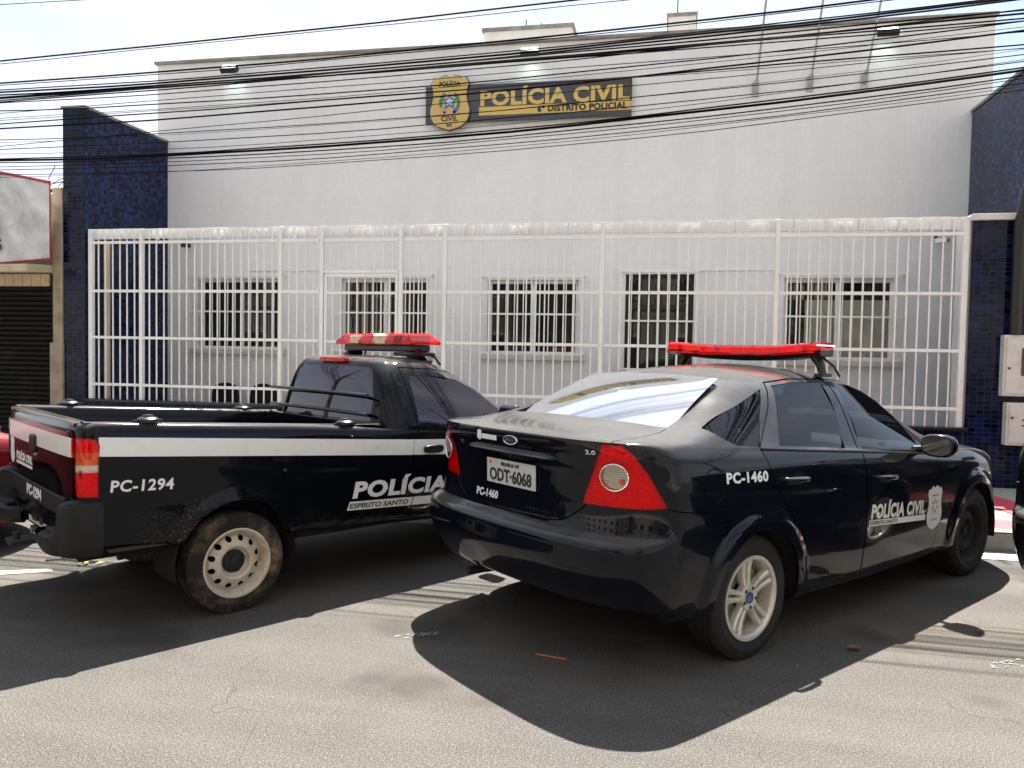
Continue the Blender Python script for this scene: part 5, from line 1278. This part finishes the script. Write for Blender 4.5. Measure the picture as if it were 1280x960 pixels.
    for i in range(nx_+1):
        x = 2.30+(3.20-2.30)*i/nx_
        for j in range(ny_+1):
            y = (-1+2*j/ny_); w_ = np.interp(x, (2.3, 2.83, 3.1, 3.2), (.755, .74, .60, .45)); v.append((x, y*w_, np.interp(x, (2.3, 2.83, 3.2), (.935, .90, .80))+.055*(1-y*y)))
    for i in range(nx_):
        for j in range(ny_): a = i*(ny_+1)+j; f.append((a, a+ny_+1, a+ny_+2, a+1))
    hb.add(v, f).build('bonnet', MT['pickup_paint'], root, 60)
    # load bed: rail tops, inner walls and floor
    bed = MB(); xs = np.linspace(-.80, .985, 20); rz = lambda x: float(np.interp(x, (-.82, .8, .99), (1.137, 1.046, 1.040)))
    for s in (-1, 1):
        v = []
        for x in xs: v += [(x, s*.7505, rz(x)-.001), (x, s*.73, rz(x)+.004), (x, s*.69, rz(x)), (x, s*.675, rz(x)-.02), (x, s*.67, rz(x)-.10), (x, s*.66, .50)]
        bed.add(v, [(i*6+j, i*6+j+1, (i+1)*6+j+1, (i+1)*6+j) for i in range(len(xs)-1) for j in range(5)])
    bed.box(-.80, .98, -.66, .66, .46, .50).box(.955, .984, -.74, .74, .50, 1.03)
    bed.build('load_bed', MT['pickup_paint'], root, 50)
    for s in (-1, 1):
        MB().box(-.20, .22, s*.66, s*.50, .50, .66).build('wheel_box', MT['trim_black'], root, bevel=.04)
    MB().prism([(-.83, 1.129), (-.765, 1.135), (-.755, 1.10), (-.755, .56), (-.83, .56)], -.70, .70).build('tailgate_inner', MT['pickup_paint'], g_o)
    # roll bars behind the rear window
    for z in (1.225, 1.095): MB().tube([(.955, -.64, z), (.95, 0, z+.004), (.955, .74, z)], .013, 8).build('window_guard_bar', MT['trim_black'], root, 50)
    # high brake light
    MB().box(1.055, 1.115, -.165, .165, 1.440, 1.475).build('high_brake_light', MT['lamp_red'], root, bevel=.010)
    # rear bumper: two stepped corner blocks joined by a recessed bar
    for s in (1, -1):
        path = [(-.728, -.812), (-.78, -.816), (-.83, -.808), (-.872, -.778), (-.893, -.735), (-.902, -.700), (-.912, -.690), (-.930, -.645), (-.940, -.59), (-.940, -.50), (-.930, -.40), (-.905, -.33), (-.86, -.30)]
        tops = [.745, .745, .745, .744, .740, .730, .585, .565, .552, .544, .538, .532, .528]; v = []; f = []; n = 9
        for i, (x, y) in enumerate(path):
            a_ = Vector(path[max(i-1, 0)]); b_ = Vector(path[min(i+1, len(path)-1)]); d = (b_-a_).normalized(); nr = Vector((-d.y, d.x)); tp = tops[i]
            for (o_, z) in ((-.10, .462), (-.04, .448), (-.008, .455), (.010, .490), (.013, .54), (.012, tp-.045), (.002, tp-.012), (-.028, tp), (-.12, tp-.004)): v.append((x+nr.x*o_, (y+nr.y*o_)*s, z))
        for i in range(len(path)-1):
            for j in range(n): f.append((i*n+j, i*n+(j+1) % n, (i+1)*n+(j+1) % n, (i+1)*n+j))
        f += [tuple(range(n)), tuple((len(path)-1)*n+j for j in range(n-1, -1, -1))]
        b1 = MB().add(v, f).build('rear_bumper', MT['black_plastic'], root, 50)
        MB().box(-.905, -.86, min(-.66*s, -.45*s), max(-.66*s, -.45*s), .548, .566).build('step_pad', MT['rubber'], b1, bevel=.004)
    MB().box(-.86, -.81, -.62, .62, .635, .735).build('valance', MT['black_plastic'], root, bevel=.006)
    MB().box(-.83, -.79, -.60, .60, .47, .636).build('bumper_crossbar', MT['black_plastic'], root)
    plate(root, -.838, .0, .555, 0, 'OST 68', 'VITORIA ES', wd0=.25)
    MB().box(-.99, -.80, -.09, .06, .405, .43).tube([(-.95, -.015, .43), (-.95, -.015, .47)], .018, 10).build('tow_hitch', MT['rubber'], root)
    # tailgate handle and lock
    hp = [(.06*math.copysign(abs(math.cos(t_))**.5, math.cos(t_)), .965+.052*math.copysign(abs(math.sin(t_))**.5, math.sin(t_))) for t_ in np.linspace(0, 6.283, 20, endpoint=False)]
    MB().prism(hp, -.872, -.850, 'X').build('tailgate_handle', MT['trim_black'], g_o, bevel=.006)
    lk = MB().lathe([(.028, -.853), (.028, -.864), (.016, -.866), (.0005, -.864)], 20, 'X', (0, 0, .905)).build('tailgate_lock', MT['chrome'], g_o, 40)
    hit = lambda y, z: bvh.ray_cast(Vector((-3, -abs(y), z)), Vector((1, 0, 0)))[0].x
    def rear_text(body, y0, z0, wd, h, m='letter_white', bold=.05, par=root, **kw):
        return link_mesh('lettering', decal_rear(text_fit(body, wd, h, bold=bold, extrude=.0006, **kw), bvh, y0, z0), MT[m], par)
    rear_text('POLÍCIA CIVIL', .44, .835, .40, .045, par=g_o, shear=.15)
    link_mesh('lettering_band', decal_rear(rect_mesh(.40, .018, 6), bvh, .44, .806), MT['letter_white'], g_o)
    link_mesh('shield_decal', decal_rear(poly_mesh(shield_poly(0, 0, .13, .17)), bvh, .56, .79), MT['letter_white'], g_o)
    me = text_fit('PC-1294', .33, .058, bold=.05, extrude=.0006)
    for v in me.vertices: v.co = (-.8615-v.co.z, .155-v.co.x, .660+v.co.y)
    link_mesh('lettering', me, MT['letter_white'], root)
    def side_text(body, x0, z0, wd, h, slope, m='letter_white', s=1, bold=.055, off=.002, **kw):
        return link_mesh('lettering', decal_side(subdiv_long(text_fit(body, wd, h, bold=bold, **kw), .06), bvh, x0, z0, s, off, slope), MT[m], root)
    for s in (1, -1):
        x0 = (lambda a, wd: a) if s > 0 else (lambda a, wd: a+wd)
        k = 1 if s > 0 else 1
        side_text('PC-1294', x0(-.692, .32), .778, .32, .060, -.045, s=s, shear=.1, bold=.028, spacing=1.1)
        side_text('POLÍCIA CIVIL', x0(.745, 1.30), .585, 1.30, .102, -.035, s=s, shear=.15, bold=.045, spacing=1.08)
        link_mesh('lettering_band', decal_side(rect_mesh(1.32, .056, 16, 1, .3), bvh, x0(.71, 1.32), .505, s, .002, -.045), MT['letter_white'], root)
        side_text('ESPÍRITO SANTO', x0(.725, .46), .516, .46, .033, -.045, 'ink', s, .025, .0035, shear=.15)
        link_mesh('lettering_divider', decal_side(rect_mesh(.008, .056, 1, 1, .3), bvh, x0(1.205, .008), .483, s, .003, -.045), MT['ink'], root)
        steel_wheel('wheel', (0, -.70*s, .288), .290, .175, .190, root, 'steel_rim', 'muddy_tyre', s)
        steel_wheel('wheel', (2.83, -.70*s, .288), .290, .175, .190, root, 'steel_rim', 'muddy_tyre', s)
        for cx in (0, 2.83): half_liner(cx, .315, .36, -.79*s, -.45*s, root)
        MB().box(-.68, -.34, -.775*s, -.70*s, .455, .475).build('sill_strip', MT['trim_black'], root)
    MB().box(-.75, 3.3, -.48, .48, .36, .44).box(.40, 2.42, -.72, .72, .36, .42).build('floor_pan', MT['under_black'], root)
    MB().tube([(-.6, -.62, .40), (.0, -.60, .45), (.6, -.6, .42)], .03, 6).build('leaf_spring', MT['under_black'], root)
    MB().tube([(0, -.62, .288), (0, .62, .288)], .04, 8).build('axle', MT['under_black'], root)
    MB().tube([(-.80, .35, .40), (-.3, .35, .40)], .025, 8).build('exhaust', MT['galvanised'], root)
    MB().box(1.3, 1.75, -.62, .62, .45, .62).build('seat', MT['seat_grey'], root, bevel=.04)
    MB().box(1.16, 1.30, -.62, .62, .60, 1.12, rot=Matrix.Rotation(R(-10), 3, 'Y')).build('seat_back', MT['seat_grey'], root, bevel=.05)
    MB().box(2.0, 2.45, -.70, .70, .70, .95).build('dashboard', MT['seat_grey'], root, bevel=.06)
    # light bar in five lens blocks
    t = empty('light_bar', (1.53, 0, 1.555), 0, root)
    MB().box(-.09, .09, -.46, .45, -.034, .019).build('tray', MT['trim_black'], t, bevel=.012)
    ys = [-.525, -.185, .0, .17, .335, .505]; cols = ['bar_red', 'bar_cream', 'bar_red', 'bar_cream', 'bar_red']
    for i in range(5):
        a, b = ys[i]+.004, ys[i+1]-.004; ea = .05 if i == 0 else 0; eb = .05 if i == 4 else 0
        v = [(-.135, a, .020), (.135, a, .020), (.135, b, .020), (-.135, b, .020), (-.135, a, .045), (.135, a, .045), (.135, b, .045), (-.135, b, .045), (-.095, a+ea*1.6, .100), (.095, a+ea*1.6, .100), (.095, b-eb*1.6, .100), (-.095, b-eb*1.6, .100)]
        fs_ = [(0, 3, 2, 1), (1, 2, 6, 5), (3, 0, 4, 7), (5, 6, 10, 9), (7, 4, 8, 11), (8, 9, 10, 11)]
        if i == 0: fs_ += [(0, 1, 5, 4), (4, 5, 9, 8)]
        if i == 4: fs_ += [(2, 3, 7, 6), (6, 7, 11, 10)]
        MB().add(v, fs_).build('lens', MT[{'bar_red': 'lens_crimson', 'bar_cream': 'lens_cream'}[cols[i]]], t)
        MB().box(-.10, .10, a+ea*1.4, b-eb*1.4, .026, .088).build('reflector', MT['bar_inner'], t, bevel=.004)
    MB().box(-.10, .13, -.47, -.25, -.066, -.035).build('speaker', MT['trim_black'], t, bevel=.01)
    for y in (-.40, .40):
        MB().tube([(-.02, y, -.03), (-.02, y*1.06, -.06), (-.03, y*1.14, -.105)], [.07, .055, .075], 12).box(-.13, .07, y*1.14-.05, y*1.14+.05, -.118, -.095).build('mounting_foot', MT['trim_black'], t, 50)
        MB().tube([(.08, y, -.04), (.12, y*1.18, -.07), (.13, y*1.32, -.125)], .010, 6).build('strap', MT['trim_black'], t)
    tag(root, 'black police pickup truck with white side stripe and red and cream light bar', 'pickup')
    bm.free(); bc.free()
    return root
PICKUP = build_pickup()
mat('smoked_lamp', (.012, .004, .004), .12, coat=.5)
SKIP = ('lettering', 'lettering_band', 'lettering_divider', 'light_bar', 'sticker', 'shield_decal', 'shield_crest', 'licence_plate', 'badge')
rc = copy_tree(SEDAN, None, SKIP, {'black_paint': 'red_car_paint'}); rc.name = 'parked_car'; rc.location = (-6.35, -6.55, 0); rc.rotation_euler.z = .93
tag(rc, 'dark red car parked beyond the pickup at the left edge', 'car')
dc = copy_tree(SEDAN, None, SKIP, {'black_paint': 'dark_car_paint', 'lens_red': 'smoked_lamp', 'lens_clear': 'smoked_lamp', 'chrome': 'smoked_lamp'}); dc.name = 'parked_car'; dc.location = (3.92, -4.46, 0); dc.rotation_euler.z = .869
tag(dc, 'dark car barely in view at the right edge', 'car')

# ================================================================== overhead cables
def cable_plane(u, v, Y):
    d = _fw+_r2*((u-640)/_f)+_u2*((480-v)/_f); c = Vector((0.8261, -9.4451, 1.531)); t = (Y-c.y)/d.y; q = c+d*t; return q.x, q.z
CB = [([(0, 6), (95, 0)], .005), ([(0, 76), (480, 27), (720, 0)], .011), ([(60, 75), (494, 26), (811, 0)], .005), ([(0, 104), (460, 68), (900, 22), (1093, 0)], .012), ([(0, 107), (460, 70), (900, 27), (1110, 0)], .006),
      ([(0, 116), (460, 82), (900, 42), (1237, 0)], .013), ([(0, 119), (460, 86), (900, 45), (1245, 2)], .011), ([(0, 123), (460, 90), (900, 53), (1280, 17)], .012), ([(0, 128), (480, 88), (900, 57), (1280, 22)], .009), ([(0, 130), (460, 93), (900, 62), (1280, 8)], .007),
      ([(0, 139), (460, 112), (900, 74), (1280, 25)], .008), ([(0, 142), (460, 103), (900, 72), (1280, 40)], .005), ([(0, 155), (460, 122), (900, 86), (1280, 56)], .009), ([(0, 161), (460, 129), (900, 84), (1280, 38)], .011), ([(0, 187), (480, 131), (900, 93), (1280, 66)], .005),
      ([(0, 174), (460, 156), (900, 104), (1280, 71)], .006), ([(0, 186), (460, 164), (900, 119), (1280, 79)], .006), ([(0, 193), (460, 170), (900, 127), (1280, 74)], .004), ([(0, 201), (460, 179), (900, 137), (1280, 87)], .016), ([(0, 203), (460, 185), (900, 143), (1280, 95)], .008), ([(0, 208), (460, 189), (900, 147), (1280, 99)], .005), ([(0, 212), (460, 195), (900, 151), (1280, 105)], .006), ([(0, 218), (460, 203), (900, 159), (1280, 113)], .005)]
CB[5:5] = [([(0, 113), (460, 79), (900, 39), (1220, 0)], .008)]
CB[9:9] = [([(0, 121), (460, 91), (900, 58), (1280, 27)], .008), ([(0, 126), (460, 87), (900, 49), (1280, 12)], .009)]
CB[15:15] = [([(0, 148), (460, 116), (900, 79), (1280, 33)], .004), ([(0, 151), (460, 120), (900, 90), (1280, 60)], .004)]
CB[22:22] = [([(0, 178), (460, 152), (900, 110), (1280, 62)], .003), ([(0, 199), (460, 176), (900, 134), (1280, 84)], .009)]
CB.append(([(0, 222), (460, 199), (900, 155), (1280, 108)], .0035))
CB.sort(key=lambda c: c[0][0][1])
ordn = ['topmost', 'second', 'third', 'fourth', 'fifth', 'sixth', 'seventh', 'eighth', 'ninth', 'tenth', 'eleventh', 'twelfth', 'thirteenth', 'fourteenth', 'fifteenth', 'sixteenth', 'seventeenth', 'eighteenth', 'nineteenth', 'twentieth', 'twenty-first', 'twenty-second', 'twenty-third', 'twenty-fourth', 'twenty-fifth', 'twenty-sixth', 'twenty-seventh', 'twenty-eighth', 'twenty-ninth', 'thirtieth', 'thirty-first', 'thirty-second']
for i, (pts, r) in enumerate(CB):
    Y = -2.75+.12*math.sin(i*2.3)
    q = [cable_plane(u, v, Y) for u, v in pts]; xs = [a for a, _ in q]; zs = [b for _, b in q]
    deg = 2 if len(q) > 2 else 1
    co = np.polyfit(xs, zs, deg)
    if deg == 2 and co[0] < 0: co = np.array([0.0, *np.polyfit(xs, zs, 1)])
    X = np.linspace(-17.5, 13.5, 56); Z = np.polyval(co, np.clip(X, -9, 6)); sl = np.polyval(np.polyder(co), 6); sl0 = np.polyval(np.polyder(co), -9)
    Z = np.where(X > 6, Z+(X-6)*sl, Z); Z = np.where(X < -9, Z+(X+9)*sl0, Z)
    wob = [.004*math.sin(x*1.7+i)+.003*math.sin(x*3.1+2*i) for x in X]
    o = MB().tube([(x, Y+w_, z+w_) for x, z, w_ in zip(X, Z, wob)], r*.66, 6).build('overhead_cable', MT['cable'], None, 60)
    tk = 'thick' if r > .0145 else 'thin' if r < .0075 else 'medium'
    tag(o, f'{tk} black overhead cable, {ordn[i]} one counted downwards at the left edge', 'cable', 'overhead cables along the street')
for x, lab in ((-17.5, 'concrete utility pole carrying the cables, far out to the left'), (13.5, 'concrete utility pole carrying the cables, far out to the right')):
    t = empty('utility_pole', (x, -2.75, 0)); tag(t, lab, 'utility pole', 'utility poles')
    MB().tube([(0, 0, 0), (0, 0, 7.5)], [.17, .10], 12).build('shaft', MT['concrete'], t, 40)
    MB().box(-.05, .05, -.6, .6, 4.9, 5.0).build('crossarm', MT['roof_grey'], t)

# ================================================================== small litter on the asphalt
def leaf(x, y, rz, s, m, lab, name='fallen_leaf'):
    v = []; f = []; n = 6
    for i in range(n+1):
        u = i/n; w_ = .5*math.sin(math.pi*u)**.8*.55
        for k in (-1, 0, 1): v.append(((u-.5)*s, k*w_*s, .012+abs(k)*.35*w_*s+.10*s*(u-.5)**2))
    for i in range(n):
        for j in range(2): a = i*3+j; f.append((a, a+3, a+4, a+1))
    o = MB().add(v, f).build(name, MT[m], None, 60, fix=False); o.location = (x, y, .002); o.rotation_euler.z = rz; tag(o, lab, 'leaf'); return o
leaf(1.816, -5.078, .3, .085, 'dry_leaf', 'brown dry leaf lying in the shadow of the sedan')
leaf(2.575, -4.62, 1.2, .05, 'dry_leaf', 'small dry leaf in the sunlight near the front wheel of the sedan')
mat('orange_stick', (.45, .08, .02), .5)
o = MB().tube([(.20, -5.55, .006), (.36, -5.58, .006)], .005, 6).build('thin_stick', MT['orange_stick'], None); tag(o, 'thin orange stick on the shaded asphalt behind the sedan', 'stick')
tw = empty('leafy_twig', (-3.17, -4.66, 0)); tag(tw, 'dry twig with a few yellow green leaves under the pickup bumper', 'twig')
MB().tube([(-.28, -.02, .008), (-.15, .02, .012), (0, 0, .010), (.12, .03, .010)], .006, 5).tube([(-.15, .02, .012), (-.24, .08, .008)], .004, 5).build('stem', MT['twig'], tw)
mat('yellow_leaf', (.30, .28, .03), .6)
for i, (x, y, rz) in enumerate(((-.02, .03, .4), (.05, -.02, 1.9), (.10, .06, -.5), (.02, -.05, 2.6), (.14, .0, .9))):
    v = [(-.035, 0, .012), (0, -.016, .018), (.035, 0, .014), (0, .016, .02)]
    o = MB().add(v, [(0, 1, 2, 3)]).build('leaf', MT['yellow_leaf'], tw, fix=False); o.location = (x, y, 0); o.rotation_euler.z = rz

# ================================================================== the other side of the street (behind the viewer, seen only in reflections)
def far_building(x0, x1, y, h, m, lab, rows, cols, depth=8):
    t = empty('street_building', ((x0+x1)/2, y, 0)); tag(t, lab, 'building')
    on(MB().box(x0, x1, y-depth, y, .14, h).build('wall', MT[m], None), t); on(MB().box(x0-.15, x1+.15, y-depth-.1, y+.2, h+.002, h+.2).build('roof_slab', MT['roof_grey'], None), t)
    for j in range(rows):
        for i in range(cols):
            cx = x0+(x1-x0)*(i+.5)/cols; cz = 1.6+j*3.0
            f_ = on(MB().box(cx-.75, cx+.75, y+.001, y+.06, cz-.75, cz+.75).build('window', MT['white_metal'], None), t)
            g = MB().box(cx-.68, cx+.68, y+.061, y+.07, cz-.68, cz+.68).build('pane', MT['window_glass'], None); g.parent = f_
mat('ochre_wall', (.34, .29, .22), .85, noise=(2, (.27, .23, .18), .4, .7)); mat('pale_wall', (.40, .375, .33), .85, noise=(2, (.32, .30, .27), .4, .7)); mat('brick_wall', (.20, .12, .09), .85, noise=(3, (.15, .09, .07), .4, .7))
far_building(-30, -13, -20, 10.2, 'pale_wall', 'pale three-storey house across the street, behind the viewer at the left', 3, 5)
far_building(-12.6, -3, -19.5, 7.6, 'brick_wall', 'brick shop house across the street, behind the viewer', 2, 4)
far_building(-2.6, 9, -20, 16.5, 'ochre_wall', 'ochre apartment block across the street, behind the viewer', 5, 4)
far_building(9.5, 26, -20, 22, 'pale_wall', 'pale apartment block across the street, behind the viewer at the right', 7, 5)
def tree(x, y, h, r, seed, lab):
    rnd = random.Random(seed); t = empty('street_tree', (x, y, 0)); tag(t, lab, 'tree')
    tk = MB().tube([(0, 0, 0), (.05, .02, h*.25), (-.03, .05, h*.5), (.06, 0, h*.72)], [.17, .14, .11, .06], 9)
    cl = []
    for i in range(13):
        a = rnd.random()*6.28; z = h*rnd.uniform(.5, .95); q = r*rnd.uniform(.35, .95); p = (q*math.cos(a), q*math.sin(a), z); cl.append(p)
        tk.tube([(0, .03, h*rnd.uniform(.32, .6)), (p[0]*.5, p[1]*.5, z*.86), p], [.06, .035, .012], 5)
    tk.build('trunk', MT['twig'], t, 50)
    v = []; f = []
    for (cx, cy, cz) in cl:
        for _ in range(260):
            d = Vector((rnd.gauss(0, 1), rnd.gauss(0, 1), rnd.gauss(0, .8))); d = d.normalized()*rnd.random()**.5*r*.42
            c_ = Vector((cx, cy, cz))+d; e = Vector((rnd.gauss(0, 1), rnd.gauss(0, 1), rnd.gauss(0, 1))).normalized()*.11; g = e.cross(Vector((rnd.gauss(0, 1), rnd.gauss(0, 1), rnd.gauss(0, 1)))).normalized()*.05
            k = len(v); v += [c_-e, c_+g, c_+e, c_-g]; f.append((k, k+1, k+2, k+3))
    MB().add(v, f).build('crown', MT['leaf_green'], t, fix=False)
tree(-3.4, -17.2, 6.5, 2.2, 3, 'leafy street tree across the road, behind the viewer at the left'); tree(6.5, -17.4, 5.6, 1.9, 5, 'leafy street tree across the road, behind the viewer at the right')
